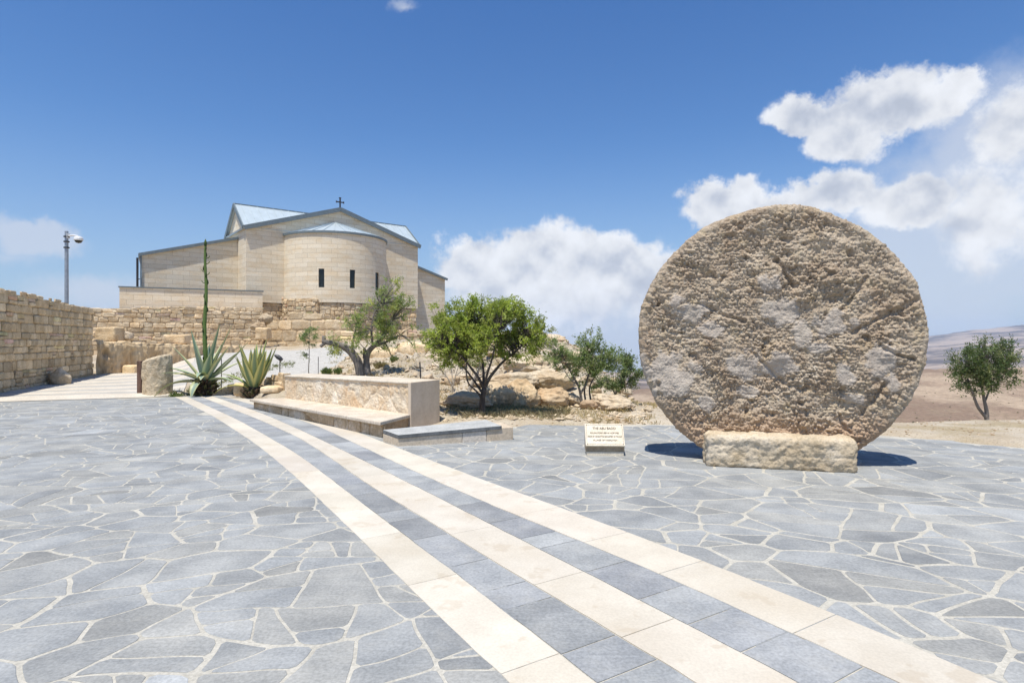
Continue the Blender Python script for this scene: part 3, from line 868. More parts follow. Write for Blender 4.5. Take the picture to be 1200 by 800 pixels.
def stone_wall(mb, p0, p1, zb, zt, course=0.25, lmin=0.25, lmax=0.6, depth=0.05, seed=1, thick=0.6, ragged=0.0,
               jit=0.02, tone=0.13, caps=True, round_=0.35, both=False, ends=True, topj=1.0, hard=False):
    """coursed stones laid on the face of a core; p0 to p1 with the visible face on the right-hand side
    (towards the camera when p0 is left of p1); zb/zt (start, end)"""
    rnd = random.Random(seed); p0 = Vector(p0); p1 = Vector(p1); L = (p1-p0).length; d = (p1-p0)/L
    nrm = Vector((d.y, -d.x))
    zb0, zb1 = zb; zt0, zt1 = zt
    B = lambda u: zb0+(zb1-zb0)*u/L
    def T(u):
        return zt0+(zt1-zt0)*u/L+ragged*mnoise.noise(Vector((u*0.9, seed*3.3, 0)))
    H = max(zt0-zb0, zt1-zb1)
    # core
    n = max(2, int(L/0.5)); jc = (0.92, 0.88, 0.82)
    for i in range(n):
        u0, u1 = L*i/n, L*(i+1)/n
        q = [p0+d*u0, p0+d*u1, p0+d*u1-nrm*thick, p0+d*u0-nrm*thick]
        h0, h1 = T(u0)-course*0.35, T(u1)-course*0.35
        mb.prism([(a.x, a.y) for a in q], [B(u0)-.3, B(u1)-.3, B(u1)-.3, B(u0)-.3], [h0, h1, h1, h0], jc)
    def stone(origin, du, nn, u0, u1, v0, v1, dep, tint):
        g = min(u1-u0, v1-v0)
        def ring(ins, dd, j):
            out = []
            for (a, b) in ((u0+ins, v0+ins), (u1-ins, v0+ins), (u1-ins, v1-ins), (u0+ins, v1-ins)):
                a += rnd.uniform(-j, j); b += rnd.uniform(-j, j); e = dd+rnd.uniform(-j, j)*0.5
                out.append(Vector((origin.x+du.x*a+nn.x*e, origin.y+du.y*a+nn.y*e, b)))
            return out
        def oct_(r4, c):
            o = []
            for i in range(4):
                a, b, z = r4[i-1], r4[i], r4[(i+1) % 4]
                o.append(b.lerp(a, c)); o.append(b.lerp(z, c))
            return o
        rs = [oct_(ring(g*0.03, -0.02, jit), round_*0.30), oct_(ring(g*0.05, dep*0.55, jit), round_*0.36), oct_(ring(g*0.17, dep, jit), round_*0.45)]
        V = rs[0]+rs[1]+rs[2]; F = []
        for k in range(2):
            for i in range(8): F.append((k*8+i, k*8+(i+1) % 8, (k+1)*8+(i+1) % 8, (k+1)*8+i))
        F.append(tuple(range(16, 24)))
        mb.add(V, F, tint)
    def face(origin, du, nn, LL, Bf, Tf):
        v = 0.0; row = 0
        zmin = min(Bf(0), Bf(LL))-0.05
        while zmin+v < max(Tf(0), Tf(LL/2), Tf(LL))+ragged:
            ch = course*rnd.uniform(0.78, 1.22); u = -rnd.uniform(0, lmin)
            while u < LL:
                w = rnd.uniform(lmin, lmax)*(1.0 if rnd.random() > .15 else 0.5)
                a, b = max(u, 0), min(u+w, LL)
                if b-a > 0.06:
                    um = (a+b)/2; top = Tf(um)+rnd.uniform(-.3, .35)*course*topj
                    if hard: z1_ = Tf(um)
                    z0 = zmin+v; z1 = z0+ch
                    if hard: z1 = min(z1, z1_); top = z1_
                    if z0 < top-course*(0.04 if hard else 0.25) and z1 > Bf(um)-0.1:
                        k = 1+rnd.gauss(0, tone); w2 = rnd.uniform(-0.03, 0.03)
                        if rnd.random() < 0.08: k *= 1.25
                        t = (k*(1+w2), k, k*(1-w2*1.4))
                        dz = 0
                        if rnd.random() < 0.12 and ch > 0.2:
                            zz = z0+ch*rnd.uniform(.4, .6)
                            stone(origin, du, nn, a, b, z0, zz, depth*rnd.uniform(.4, 1.2), t); stone(origin, du, nn, a, b, zz, min(z1, top+(0 if hard else course*.3*topj)), depth*rnd.uniform(.4, 1.2), tuple(x*rnd.uniform(.88, 1.1) for x in t))
                        else:
                            stone(origin, du, nn, a, b, z0, min(z1, top+(0 if hard else course*.3*topj)), depth*rnd.uniform(.4, 1.3), t)
                u += w
            v += ch; row += 1
    face(p0, d, nrm, L, B, T)
    if ends:
        face(p1, -nrm, d, thick, lambda u: zb1, lambda u: T(L)-course*.3)
    if caps:
        u = 0
        while u < L:
            w = rnd.uniform(lmin, lmax); b = min(u+w, L); um = (u+b)/2; k = 1.04+rnd.gauss(0, tone*.6); hh = rnd.uniform(.3, .9)*course*.5*(.5 if topj < 1 else 1)
            q0 = p0+d*(u+.01)+nrm*(depth*.4); q1 = p0+d*(b-.01)+nrm*(depth*.4); bk = nrm*(thick*rnd.uniform(.8, 1.05))
            z = T(um)
            mb.prism([tuple(q0), tuple(q1), tuple(q1-bk), tuple(q0-bk)], z-course*.6, [z-course*.3+hh+rnd.uniform(-.02, .02) for _ in range(4)], (k, k*.99, k*.97))
            u = b


def rough_solid(name, dims, mat, loc, rz=0.0, amp=0.03, edge=0.06, res=0.05, seed=0, freq=3.0, tilt=None, tone=(1, 1, 1),
                parent=None, shape=None, fine=0.35, craggy=0.5):
    """a box-like stone with worn edges; dims = full sizes, loc = centre of its base"""
    hx, hy, hz_ = dims[0]/2, dims[1]/2, dims[2]/2
    V = []; F = []; idx = {}
    nx, ny, nz = [max(2, int(round(s/res))) for s in dims]
    def vid(i, j, k):
        key = (i, j, k)
        if key not in idx:
            idx[key] = len(V); V.append((-hx+2*hx*i/nx, -hy+2*hy*j/ny, -hz_+2*hz_*k/nz))
        return idx[key]
    for i in range(nx):
        for j in range(ny):
            F.append((vid(i, j, 0), vid(i, j+1, 0), vid(i+1, j+1, 0), vid(i+1, j, 0)))
            F.append((vid(i, j, nz), vid(i+1, j, nz), vid(i+1, j+1, nz), vid(i, j+1, nz)))
    for i in range(nx):
        for k in range(nz):
            F.append((vid(i, 0, k), vid(i+1, 0, k), vid(i+1, 0, k+1), vid(i, 0, k+1)))
            F.append((vid(i, ny, k), vid(i, ny, k+1), vid(i+1, ny, k+1), vid(i+1, ny, k)))
    for j in range(ny):
        for k in range(nz):
            F.append((vid(0, j, k), vid(0, j, k+1), vid(0, j+1, k+1), vid(0, j+1, k)))
            F.append((vid(nx, j, k), vid(nx, j+1, k), vid(nx, j+1, k+1), vid(nx, j, k+1)))
    P = np.array(V); h = np.array([hx, hy, hz_]); core = np.clip(P, -(h-edge), h-edge)
    D = P-core; ln = np.linalg.norm(D, axis=1); k = ln > 1e-9
    n = np.zeros_like(P); n[k] = D[k]/ln[k][:, None]
    P2 = core+n*edge; P2[~k] = P[~k]
    if shape: P2 = shape(P2, h)
    Q = P2*freq+seed*13.7
    f1, f2, _ = worley(Q*1.7)
    disp = amp*(1.2*fbm(Q*0.5, 3)+craggy*(0.45-f1)+fine*fbm(Q*3.1, 3, ridge=True))
    P2 = P2+n*disp[:, None]
    P2[:, 2] += hz_
    o = mesh_np(name, P2, F, mat, parent, True, np.tile(np.array(tone), (len(P2), 1)))
    o.location = loc; o.rotation_euler = (tilt[0] if tilt else 0, tilt[1] if tilt else 0, rz)
    return o


def boulder(name, loc, size, seed, rz=0.0, mat=None, tone=(1, 1, 1), sub=4, amp=0.22, parent=None, flat=5):
    bm = bmesh.new(); bmesh.ops.create_icosphere(bm, subdivisions=sub, radius=1.0)
    P = np.array([v.co[:] for v in bm.verts]); F = np.array([[v.index for v in f.verts] for f in bm.faces]); bm.free()
    rs = np.random.RandomState(seed)
    for _ in range(flat):  # broken flat faces
        nn = rs.normal(size=3); nn /= np.linalg.norm(nn); c = rs.uniform(0.55, 0.85)
        dd = P@nn-c; P = P-np.maximum(dd, 0)[:, None]*nn*0.85
    n = P/np.linalg.norm(P, axis=1)[:, None]
    Q = n*1.4+seed*7.1; f1, f2, _ = worley(Q*2.2)
    P = P+n*(amp*fbm(Q, 4)+amp*0.45*(0.45-f1)+amp*0.25*fbm(Q*5, 3, ridge=True))[:, None]
    s = np.array(size)/2; P = P*s
    P[:, 2] += s[2]*0.72
    o = mesh_np(name, P, F, mat or M_ROCK, parent, True, np.tile(np.array(tone), (len(P), 1)))
    o.location = loc; o.rotation_euler = (0, 0, rz)
    return o

# squared-stone wall on the left
w = MB(); stone_wall(w, (-12.9, 12.2), (-17.15, 24.4), (-.02, .05), (3.05, 2.86), 0.25, 0.26, 0.66, 0.055, 3, 0.9, 0.06, jit=0.014, ends=False, topj=.35)
o = w.build('stone_wall', M_SQUARE); tag(o, 'tall wall of squared tan blocks running along the left edge', 'wall')

# the rendered lower wall that continues it
def plaster_wall():
    p0, p1, p2 = Vector((-17.05, 24.5)), Vector((-16.05, 26.2)), Vector((-13.2, 29.0))
    V = []; F = []; nu, nv = 200, 44; rowt = []
    for i in range(nu+1):
        t = i/nu; p = p0.lerp(p1, t/0.42) if t < 0.42 else p1.lerp(p2, (t-.42)/.58)
        d = ((p1-p0) if t < .42 else (p2-p1)).normalized(); nn = Vector((d.y, -d.x))
        g = gz(p.x, p.y)-0.15; top = 1.52+0.12*mnoise.noise(Vector((t*14, 0, 0)))+0.09*(mnoise.noise(Vector((t*40, 3, 0)))) - 0.25*t
        for k in range(nv+1):
            v = k/nv; z = g+(top-g)*min(v/0.8, 1); back = max(0, (v-0.8)/0.2)*0.7
            bulge = 0.16*mnoise.noise(Vector((p.x*1.3, p.y*1.3, z*.5)))+0.10*mnoise.noise(Vector((p.x*4, p.y*4, z*1.2)))+.05*mnoise.noise(Vector((p.x*9, p.y*9, z*5)))
            bulge -= .34*math.exp(-((p.x+16.88)**2*3.0+(p.y-24.78)**2+((z-1.0)*.9)**2)/.018)
            if back > 0: bulge *= 0.4
            q = p+nn*(bulge+(0.04 if v < .74 else 0.0))-nn*back; V.append((q.x, q.y, z))
    for i in range(nu):
        for k in range(nv): a = i*(nv+1)+k; F.append((a, a+nv+1, a+nv+2, a+1))
    o = mesh_np('rendered_wall', V, F, M_PLASTER); tag(o, 'low brown rendered wall with a dark hole, between squared wall and column stump', 'wall')
plaster_wall()

# rubble wall under the church parapet
w = MB(); stone_wall(w, (-26.5, 33.2), (-16.25, 38.95), (0.5, 1.1), (3.36, 3.73), 0.27, 0.28, 0.75, 0.055, 8, 0.8, 0.04, jit=0.035, tone=0.10, ends=True, topj=.3)
tag(w.build('rubble_wall', M_RUBBLE), 'long rubble retaining wall under the church parapet', 'wall')
# collapsed stepped end of it, and the big ashlar courses in front of the apse
w = MB(); stone_wall(w, (-15.6, 38.0), (-10.2, 37.4), (1.0, 1.2), (2.95, 2.8), 0.62, 0.8, 1.5, 0.06, 21, 0.7, 0.3, jit=0.03, tone=0.10, ends=True)
tag(w.build('ashlar_wall', M_RUBBLE), 'ruined wall of large weathered ashlar blocks below the round apse', 'wall')
w = MB(); stone_wall(w, (-10.2, 35.5), (-3.6, 37.0), (1.1, 1.3), (2.3, 2.0), 0.34, 0.35, 0.9, 0.10, 22, 0.8, 0.5, jit=0.05, tone=0.10, ends=True)
tag(w.build('ruin_wall', M_RUBBLE), 'low crumbling rubble wall behind the olive tree', 'wall')


def block(name, px0, px1, py0, py1, Y, dep, seed, label, cat='stone', mat=None, amp=0.05, tone=(1, 1, 1), rz=0.0, edge=.06, res=.06):
    W = (px1-px0)/FPX*Y; Hh = (py1-py0)/FPX*Y; c = pix((px0+px1)/2, py1, Y)
    o = rough_solid(name, (W, dep, Hh), mat or M_RUBBLE, (c.x, c.y+dep/2, c.z), rz, amp, min(edge, W*.3, Hh*.3), res, seed, 2.5, tone=tone)
    return tag(o, label, cat)
block('ashlar_block', 110, 134, 383, 401, 25.6, 0.7, 1, 'squared tan block lying on the rendered wall by the tall wall', tone=(.95, .92, .86))
b_ = boulder('boulder', pix(146, 399, 26.4), (0.75, 0.6, 0.5), 5); tag(b_, 'rounded stone resting on top of the rendered wall', 'rock')
block('ashlar_block', 191, 216, 392, 403, 27.6, 0.6, 2, 'pale flat block on the rendered wall left of the tall agave', tone=(1.1, 1.08, 1.05))
block('ashlar_block', 299, 313, 384, 398, 35.5, 0.7, 3, 'small upright block at the broken end of the rubble wall', tone=(1.02, .98, .92))
b_ = boulder('boulder', pix(311, 378, 37), (.9, .8, .7), 6, amp=.4, flat=9, tone=(.85,.8,.72)); tag(b_, 'jagged stone at the top of the broken wall end', 'rock')
b_ = boulder('boulder', pix(304, 388, 36.6), (1.0, .8, .65), 16, amp=.4, flat=9, tone=(.85,.8,.72)); tag(b_, 'sloping stone below the broken wall end', 'rock')
block('ashlar_block', 143, 158, 428, 439.5, 25.2, 0.4, 4, 'small squared stone at the foot of the rendered wall', tone=(1.1, 1.07, 1.0))
b_ = boulder('boulder', Vector((-15.28, 20.2, -.03)), (0.66, 0.6, 0.72), 9, tone=(1.15, 1.1, 1.0)); tag(b_, 'round boulder at the foot of the tall squared wall', 'rock')
# low ledge wall on the slope, right of the olive tree
def ledge(px0, px1, py0, py1, Y, seed, label):
    return block('ledge_wall', px0, px1, py0, py1+3, Y, 0.9, seed, label, 'wall', M_RUBBLE, 0.10, (1.12, 1.1, 1.06), edge=0.2, res=0.06)
ledge(466, 501, 402, 421, 21, 31, 'rounded pale end of the low ledge wall on the slope')
ledge(428, 465, 408, 422, 21.5, 32, 'lower brown stretch of ledge wall behind the olive tree')

# ------------------------------------------------------------------ church
CH = empty('church', (-17.8, 40.0, 0), math.atan2(0.617, 0.787), 'pale stone church with round apse, grey metal roofs and a cross', 'church')


def church():
    Z0 = 4.15; EV = 9.1; AP = 11.15; L = 13.0; DP = 5.0; RD = 11.05
    # main block: pentagon front, gabled ends
    w = MB()
    w.add([(0, 0, Z0), (L, 0, Z0), (L, 0, EV), (L/2, 0, AP-.05), (0, 0, EV)], [(0, 1, 2, 3, 4)])
    for x, fl in ((0, 1), (L, 0)):
        p = [(x, 0, Z0), (x, DP, Z0), (x, DP, EV), (x, DP/2, RD-.05), (x, 0, EV)]
        w.add(p, [(4, 3, 2, 1, 0) if fl else (0, 1, 2, 3, 4)])
    w.add([(0, DP, Z0), (L, DP, Z0), (L, DP, EV), (0, DP, EV)], [(3, 2, 1, 0)])
    w.add([(0, 0, Z0), (L, 0, Z0), (L, DP, Z0), (0, DP, Z0)], [(3, 2, 1, 0)])
    w.box(2.0, L-2.0, DP+.003, 22, 0.5, 8.4)
    w.build('wall', M_ASHLAR, CH, wuv=True)
    def roof_slab(mb, a, b, c, d, th=0.10):
        a, b, c, d = map(Vector, (a, b, c, d)); n = (b-a).cross(d-a).normalized(); n = n if n.z > 0 else -n
        mb.add([a, b, c, d, a+n*th, b+n*th, c+n*th, d+n*th],
               [(3, 2, 1, 0), (4, 5, 6, 7), (0, 1, 5, 4), (1, 2, 6, 5), (2, 3, 7, 6), (3, 0, 4, 7)])
        return n
    rf = MB(); tr = MB(); o_ = 0.16
    # gable over the facade (ridge runs back)
    for s in (-1, 1):
        xe = L/2+s*(L/2+o_); ze = EV-(AP-EV)*o_/(L/2)
        n = roof_slab(rf, (xe, -o_, ze), (L/2, -o_, AP), (L/2, DP, AP), (xe, DP, ze))
        tr.bar((xe, -o_-.03, ze+.04), (L/2, -o_-.03, AP+.04), 0.07, 0.30)
    # cross gable (ridge runs along the facade)
    for s in (-1, 1):
        oo = o_ if s > 0 else -.03; ye = DP/2+s*(DP/2+oo); ze = EV-(RD-EV)*oo/(DP/2)
        n = roof_slab(rf, (-o_, ye, ze), (-o_, DP/2, RD), (L+o_, DP/2, RD), (L+o_, ye, ze), 0.08)
        for x in (-o_-.04, L+o_+.04): tr.bar((x, ye, ze+.03), (x, DP/2, RD+.03), 0.08, 0.26)
        k = 0.55
        if s < 0:
            x = 0.25
            while x < L:
                rf.bar((x, ye, ze+.11), (x, DP/2, RD+.11), 0.035, 0.06); x += k
    tr.bar((-o_, DP/2, RD+.09), (L+o_, DP/2, RD+.09), 0.16, 0.08)
    # nave roof behind
    rf.box(1.8, L-1.8, DP+.006, 22.2, 8.402, 8.6)
    # lean-to wings
    wg = MB()
    LW, RW, s0 = 5.73, 3.9, 2.2
    poly = [(-LW, s0), (-0.004, s0), (-0.004, 14), (-LW+1.5, 14)]
    wg.prism(poly, 1.0, [7.0, 8.62, 8.62, 7.4])
    wg.prism([(L+.004, s0), (L+RW, s0), (L+RW, 14), (L+.004, 14)], 0.6, [8.05, 6.9, 6.9, 8.05])
    wg.build('wing_wall', M_ASHLAR, CH, wuv=True)
    roof_slab(rf, (-LW-.15, s0-.12, 6.97), (-.03, s0-.12, 8.63), (-.03, 14, 8.63), (-LW+1.35, 14, 7.39))
    roof_slab(rf, (L+.03, s0-.12, 8.05), (L+RW+.15, s0-.12, 6.87), (L+RW+.15, 14, 6.87), (L+.03, 14, 8.05))
    tr.bar((-LW-.18, s0-.15, 7.02), (-.03, s0-.15, 8.69), 0.07, 0.19); tr.bar((-LW-.18, s0-.18, 7.0), (-LW+1.32, 14, 7.4), 0.08, 0.2)
    tr.bar((L+.03, s0-.15, 8.1), (L+RW+.18, s0-.15, 6.9), 0.07, 0.19)
    tr.box(-LW-.10, -LW-.02, s0-.10, s0-.02, 1.2, 7.0)    # rain pipe on the corner
    # apse: drum with three slit windows
    cx, R, zt = 6.15, 3.66, 8.86
    def ray_ang(px):
        q = Vector(((px-600)/FPX, 1.0)); M = CH.matrix_world if False else None
        e = Vector((0.787, 0.617)); f = Vector((-0.617, 0.787)); o = Vector((-17.8, 40.0))
        d = Vector((q.dot(e), q.dot(f))); oo = Vector(((-o).dot(e), (-o).dot(f)))-Vector((cx, 0))
        a = d.dot(d); b = 2*oo.dot(d); c = oo.dot(oo)-R*R; t = (-b-math.sqrt(b*b-4*a*c))/(2*a)
        h = oo+d*t; return math.atan2(h.y, h.x), t
    wins = []
    for (a, b, y0, y1) in ((373.2, 380, 315, 337), (410, 416.4, 316, 337.3), (440, 444.4, 319, 340)):
        a1, t1 = ray_ang(a); a2, t2 = ray_ang(b); t = (t1+t2)/2
        wins.append((a1, a2, CAMH-(y1-400)/FPX*t, CAMH-(y0-400)/FPX*t))
    print('win', wins)
    z0w = sum(w_[2] for w_ in wins)/3; z1w = sum(w_[3] for w_ in wins)/3
    angs = [(-math.pi)+math.pi*i/72 for i in range(73)]
    for w_ in wins: angs += [w_[0], w_[1]]
    angs = sorted(angs); A = [angs[0]]
    for a in angs[1:]:
        isw = any(abs(a-q) < 1e-9 for w_ in wins for q in w_[:2])
        if a-A[-1] > 0.012 or isw:
            if isw and a-A[-1] <= 0.012 and not any(abs(A[-1]-q) < 1e-9 for w_ in wins for q in w_[:2]): A.pop()
            A.append(a)
    ap = MB(); zl = [Z0-.02, z0w, z1w, zt]; uvs = []
    P = lambda a, r, z: (cx+r*math.cos(a), r*math.sin(a), z)
    for i in range(len(A)-1):
        am = (A[i]+A[i+1])/2; inw = [k for k, w_ in enumerate(wins) if w_[0] < am < w_[1]]
        for k in range(3):
            if k == 1 and inw: continue
            ap.add([P(A[i], R, zl[k]), P(A[i+1], R, zl[k]), P(A[i+1], R, zl[k+1]), P(A[i], R, zl[k+1])], [(0, 1, 2, 3)])
            uvs += [(A[i]*R, zl[k]), (A[i+1]*R, zl[k]), (A[i+1]*R, zl[k+1]), (A[i]*R, zl[k+1])]
    for (a1, a2, _, _) in wins:
        for (p, q) in (((a1, z0w), (a1, z1w)), ((a2, z1w), (a2, z0w)), ((a1, z1w), (a2, z1w)), ((a2, z0w), (a1, z0w))):
            ap.add([P(p[0], R, p[1]), P(q[0], R, q[1]), P(q[0], R-.12, q[1]), P(p[0], R-.12, p[1])], [(0, 1, 2, 3)])
            uvs += [(0.1, p[1]), (0.1, q[1]), (0.35, q[1]), (0.35, p[1])]
    ao = ap.build('apse', M_ASHLAR, CH, smooth=False)
    uv = ao.data.uv_layers.new(name='UVMap').data
    for li, l in enumerate(ao.data.loops): uv[li].uv = uvs[l.vertex_index]
    for (a1, a2, _, _) in wins:
        g = MB(); g.add([P(a1-.01, R-.10, z0w-.02), P(a2+.01, R-.10, z0w-.02), P(a2+.01, R-.10, z1w+.02), P(a1-.01, R-.10, z1w+.02)], [(0, 1, 2, 3)])
        g.add([P(a1-.01, R-.13, z0w-.02), P(a2+.01, R-.13, z0w-.02), P(a2+.01, R-.13, z1w+.02), P(a1-.01, R-.13, z1w+.02)], [(3, 2, 1, 0)])
        g.build('window', M_GLASS, ao)
    # conical roof with its rim
    cn = MB(); apex = (cx, -.02, 10.2); n = 48
    ring = [P(-math.pi+math.pi*i/n, R+.07, zt+.07) for i in range(n+1)]
    for i in range(n): cn.add([ring[i], ring[i+1], apex], [(0, 1, 2)])
    for i in range(0, n+1, 3): cn.bar(Vector(ring[i])+Vector((0, 0, .02)), Vector(apex)+Vector((0, 0, .02)), .035, .05)
    cn.build('apse_roof', M_ROOF, CH)
    rim = MB()
    for i in range(n):
        a, b = -math.pi+math.pi*i/n, -math.pi+math.pi*(i+1)/n
        v = [P(q, r, z) for q in (a, b) for r, z in ((R+.0, zt-.06), (R+.09, zt-.06), (R+.09, zt+.09), (R+.0, zt+.09))]
        rim.add(v, [(0, 1, 5, 4), (1, 2, 6, 5), (2, 3, 7, 6), (3, 0, 4, 7)])
    rim.build('roof_rim', M_TRIM, CH)
    rf.build('roof', M_ROOF, CH); tr.build('roof_trim', M_TRIM, CH)
    # flashing line of the cone against the facade
    # cross
    c = MB(); zc = AP+.05; y = -.05
    c.bar((L/2, y, zc), (L/2, y, zc+.85), .09, .08); c.bar((L/2-.27, y, zc+.54), (L/2+.27, y, zc+.54), .07, .08)
    for x in (-.27, .27): c.bar((L/2+x, y, zc+.47), (L/2+x, y, zc+.61), .07, .07)
    c.bar((L/2-.08, y, zc+.85), (L/2+.08, y, zc+.85), .07, .07)
    c.bar((L/2-.1, y, zc-.02), (L/2+.1, y, zc-.02), .16, .2)
    c.build('cross', M_IRON, CH)
    # masonry plinth (older rubble) under the new walls
    pl = MB()
    stone_wall(pl, (0.12, .14), (cx-R+.3, .14), (.8, .8), (Z0-.02, Z0-.02), .33, .35, .85, .08, 41, 1.0, 0, jit=.03, tone=.1, caps=False, ends=False, hard=True)
    stone_wall(pl, (cx+R-.3, .14), (L-.1, .14), (.8, .8), (Z0-.02, Z0-.02), .33, .35, .85, .08, 42, 1.0, 0, jit=.03, tone=.1, caps=False, ends=False, hard=True)
    ns = 14; Rp = R-.10
    for i in range(ns):
        a, b = -math.pi+math.pi*i/ns, -math.pi+math.pi*(i+1)/ns
        rr_ = Rp if i > 3 else R+.10
        p0 = (cx+rr_*math.cos(a), rr_*math.sin(a)); p1 = (cx+rr_*math.cos(b), rr_*math.sin(b))
        top = Z0-.03 if i > 3 else Z0+.25
        stone_wall(pl, p0, p1, (.8, .8), (top, top), .32, .3, .7, .07, 50+i, .5, 0, jit=.03, tone=.1, caps=False, ends=False, hard=True)
    pl.build('plinth', M_RUBBLE, CH)
church()

# parapet wall in front of the wing
def parapet():
    t = empty('parapet', (0, 0, 0), 0, 'long low ashlar parapet with grey metal coping left of the church', 'wall')
    p0, p1 = Vector((-23.66, 36.0)), Vector((-16.62, 39.8)); d = (p1-p0).normalized(); n = Vector((d.y, -d.x))
    q = [p0, p1, p1-n*.4, p0-n*.4]
    w = MB(); w.prism([tuple(a) for a in q], [3.30, 3.50, 3.50, 3.30], [4.76, 4.80, 4.80, 4.76]); w.build('wall', M_ASHLAR, t, wuv=True)
    c = MB(); a = p0-n*.2-d*.06; b = p1-n*.2+d*.06
    c.bar((a.x, a.y, 4.80), (b.x, b.y, 4.84), .52, .07)
    c.build('coping', M_TRIM, t)
parapet()

# antenna mast and short post behind the parapet
def mast(px, py0, py1, Y, r, label, arm=True):
    b = pix(px, py1, Y); t = pix(px, py0, Y); o = empty('mast', (b.x, b.y, 1.0), 0, label, 'mast')
    m = MB(); m.tube([(0, 0, 0), (0, 0, t.z-1.0)], r, 10)
    m.build('pole', M_IRON, o)
    if arm:
        a = MB(); z = pix(px, 327, Y).z-1.0; a.bar((-.02, 0, z), (.62, 0, z), .05, .05); a.build('bracket', M_IRON, o)
mast(161, 302, 338, 39, .07, 'tall dark mast beside the left wing of the church')
mast(165.8, 325, 338, 38.6, .05, 'short dark post between the tall mast and the church wing', False)

# camera pole
def campole():
    b = pix(78, 430, 30); o = empty('camera_pole', (b.x, b.y, .2), 0, 'grey steel pole with a white dome camera behind the tall wall', 'pole')
    H = pix(78, 271, 30).z-.2; m = MB(); m.tube([(0, 0, 0), (0, 0, H*.5), (0, 0, H)], [.10, .09, .08], 12); m.build('pole', M_GALV, o)
    c = MB()
    for k in (.3, .55, .85): MB().tube([(0, 0, H-k), (0, 0, H-k+.06)], .13, 12).build('clamp', M_IRON, o)
    a = MB(); zc = pix(78, 276.5, 30).z-.2; a.tube([(.08, 0, zc), (.35, 0, zc+.03), (.56, 0, zc+.0), (.58, 0, zc-.1)], [.045, .04, .04, .05], 8); a.bar((.08, 0, zc), (.1, 0, zc), .2, .25); a.build('arm', M_WHITE, o)
    h = MB(); n = 16; prof_ = [(.05, .16), (.16, .13), (.205, .04), (.205, -.04), (.19, -.06)]
    hx, hz2 = .60, zc-.17
    for (ra, za), (rb, zb) in zip(prof_, prof_[1:]):
        for k in range(n):
            a0, a1 = 2*math.pi*k/n, 2*math.pi*(k+1)/n
            h.add([(hx+ra*math.cos(a0), ra*math.sin(a0), hz2+za), (hx+ra*math.cos(a1), ra*math.sin(a1), hz2+za), (hx+rb*math.cos(a1), rb*math.sin(a1), hz2+zb), (hx+rb*math.cos(a0), rb*math.sin(a0), hz2+zb)], [(3, 2, 1, 0)])
    hd = h.build('camera_housing', M_WHITE, o, smooth=True)
    g = MB()
    pr = [(.17, -.05), (.16, -.11), (.11, -.17), (.0, -.20)]
    for (ra, za), (rb, zb) in zip(pr, pr[1:]):
        for k in range(n):
            a0, a1 = 2*math.pi*k/n, 2*math.pi*(k+1)/n
            g.add([(hx+ra*math.cos(a0), ra*math.sin(a0), hz2+za), (hx+ra*math.cos(a1), ra*math.sin(a1), hz2+za), (hx+rb*math.cos(a1), rb*math.sin(a1), hz2+zb), (hx+rb*math.cos(a0), rb*math.sin(a0), hz2+zb)], [(3, 2, 1, 0)])
    g.build('dome', M_GLASS, hd, smooth=True)
campole()

# ------------------------------------------------------------------ the great rolling stone
def disc_mat():
    m = bpy.data.materials.new('pitted_limestone'); m.use_nodes = True
    N = NT(m.node_tree); b = N.n['Principled BSDF']; tc = N.new('ShaderNodeTexCoord'); pos = tc.outputs['Object']
    at = N.new('ShaderNodeAttribute', attribute_name='tint'); sp = N.new('ShaderNodeSeparateXYZ'); N.l.new(pos, sp.inputs[0])
    c = N.mix(N.ramp(N.noise(pos, 2.2, 6, 0.62), 0.36, 0.64), (0.42, 0.33, 0.235), (0.555, 0.455, 0.335))
    c = N.mix(N.math('MULTIPLY', N.ramp(N.noise(pos, 5.5, 5, 0.6), 0.50, 0.64), 0.7), c, (0.52, 0.42, 0.28))
    c = N.mix(N.math('MULTIPLY', N.ramp(N.noise(pos, 30, 4, 0.7), 0.50, 0.64), 0.75), c, (0.21, 0.155, 0.11))
    c = N.mix(N.math('MULTIPLY', N.ramp(N.noise(pos, 1.5, 5, 0.65), 0.46, 0.60), 0.45), c, N.vmath('MULTIPLY', c, (0.80, 0.70, 0.62)))
    # iron-stained lower part
    low = N.math('MULTIPLY', N.ramp(N.math('ADD', sp.outputs[2], N.math('MULTIPLY', N.noise(pos, 2.5, 4), 0.5)), -0.62, -0.95), 0.55)
    c = N.mix(N.math('MULTIPLY', N.ramp(N.noise(pos, 19, 5, 0.7), 0.54, 0.64), 0.6), c, (0.62, 0.535, 0.42))
    c = N.mix(low, c, (0.55, 0.36, 0.225))
    # smooth grey scars (mask kept on the mesh)
    sp2 = N.new('ShaderNodeSeparateColor'); N.l.new(at.outputs['Color'], sp2.inputs[0])
    scar = N.mix(N.ramp(N.noise(pos, 14, 5), .35, .65), (0.455, 0.395, 0.335), (0.565, 0.50, 0.425))
    c = N.mix(N.ramp(sp2.outputs[0], 0.15, 0.9, 0.0, 0.72), c, scar)
    # small lichen spots
    c = N.mix(N.math('MULTIPLY', N.ramp(N.noise(pos, 60, 2, .6), 0.66, 0.72), 0.6), c, (0.11, 0.09, 0.07))
    N.l.new(c, b.inputs['Base Color']); b.inputs['Roughness'].default_value = 0.93; b.inputs['Specular IOR Level'].default_value = .15
    bp = N.new('ShaderNodeBump'); bp.inputs['Strength'].default_value = 0.9; bp.inputs['Distance'].default_value = 0.03
    N.l.new(N.noise(pos, 42, 6, 0.7), bp.inputs['Height']); N.l.new(bp.outputs[0], b.inputs['Normal'])
    return m


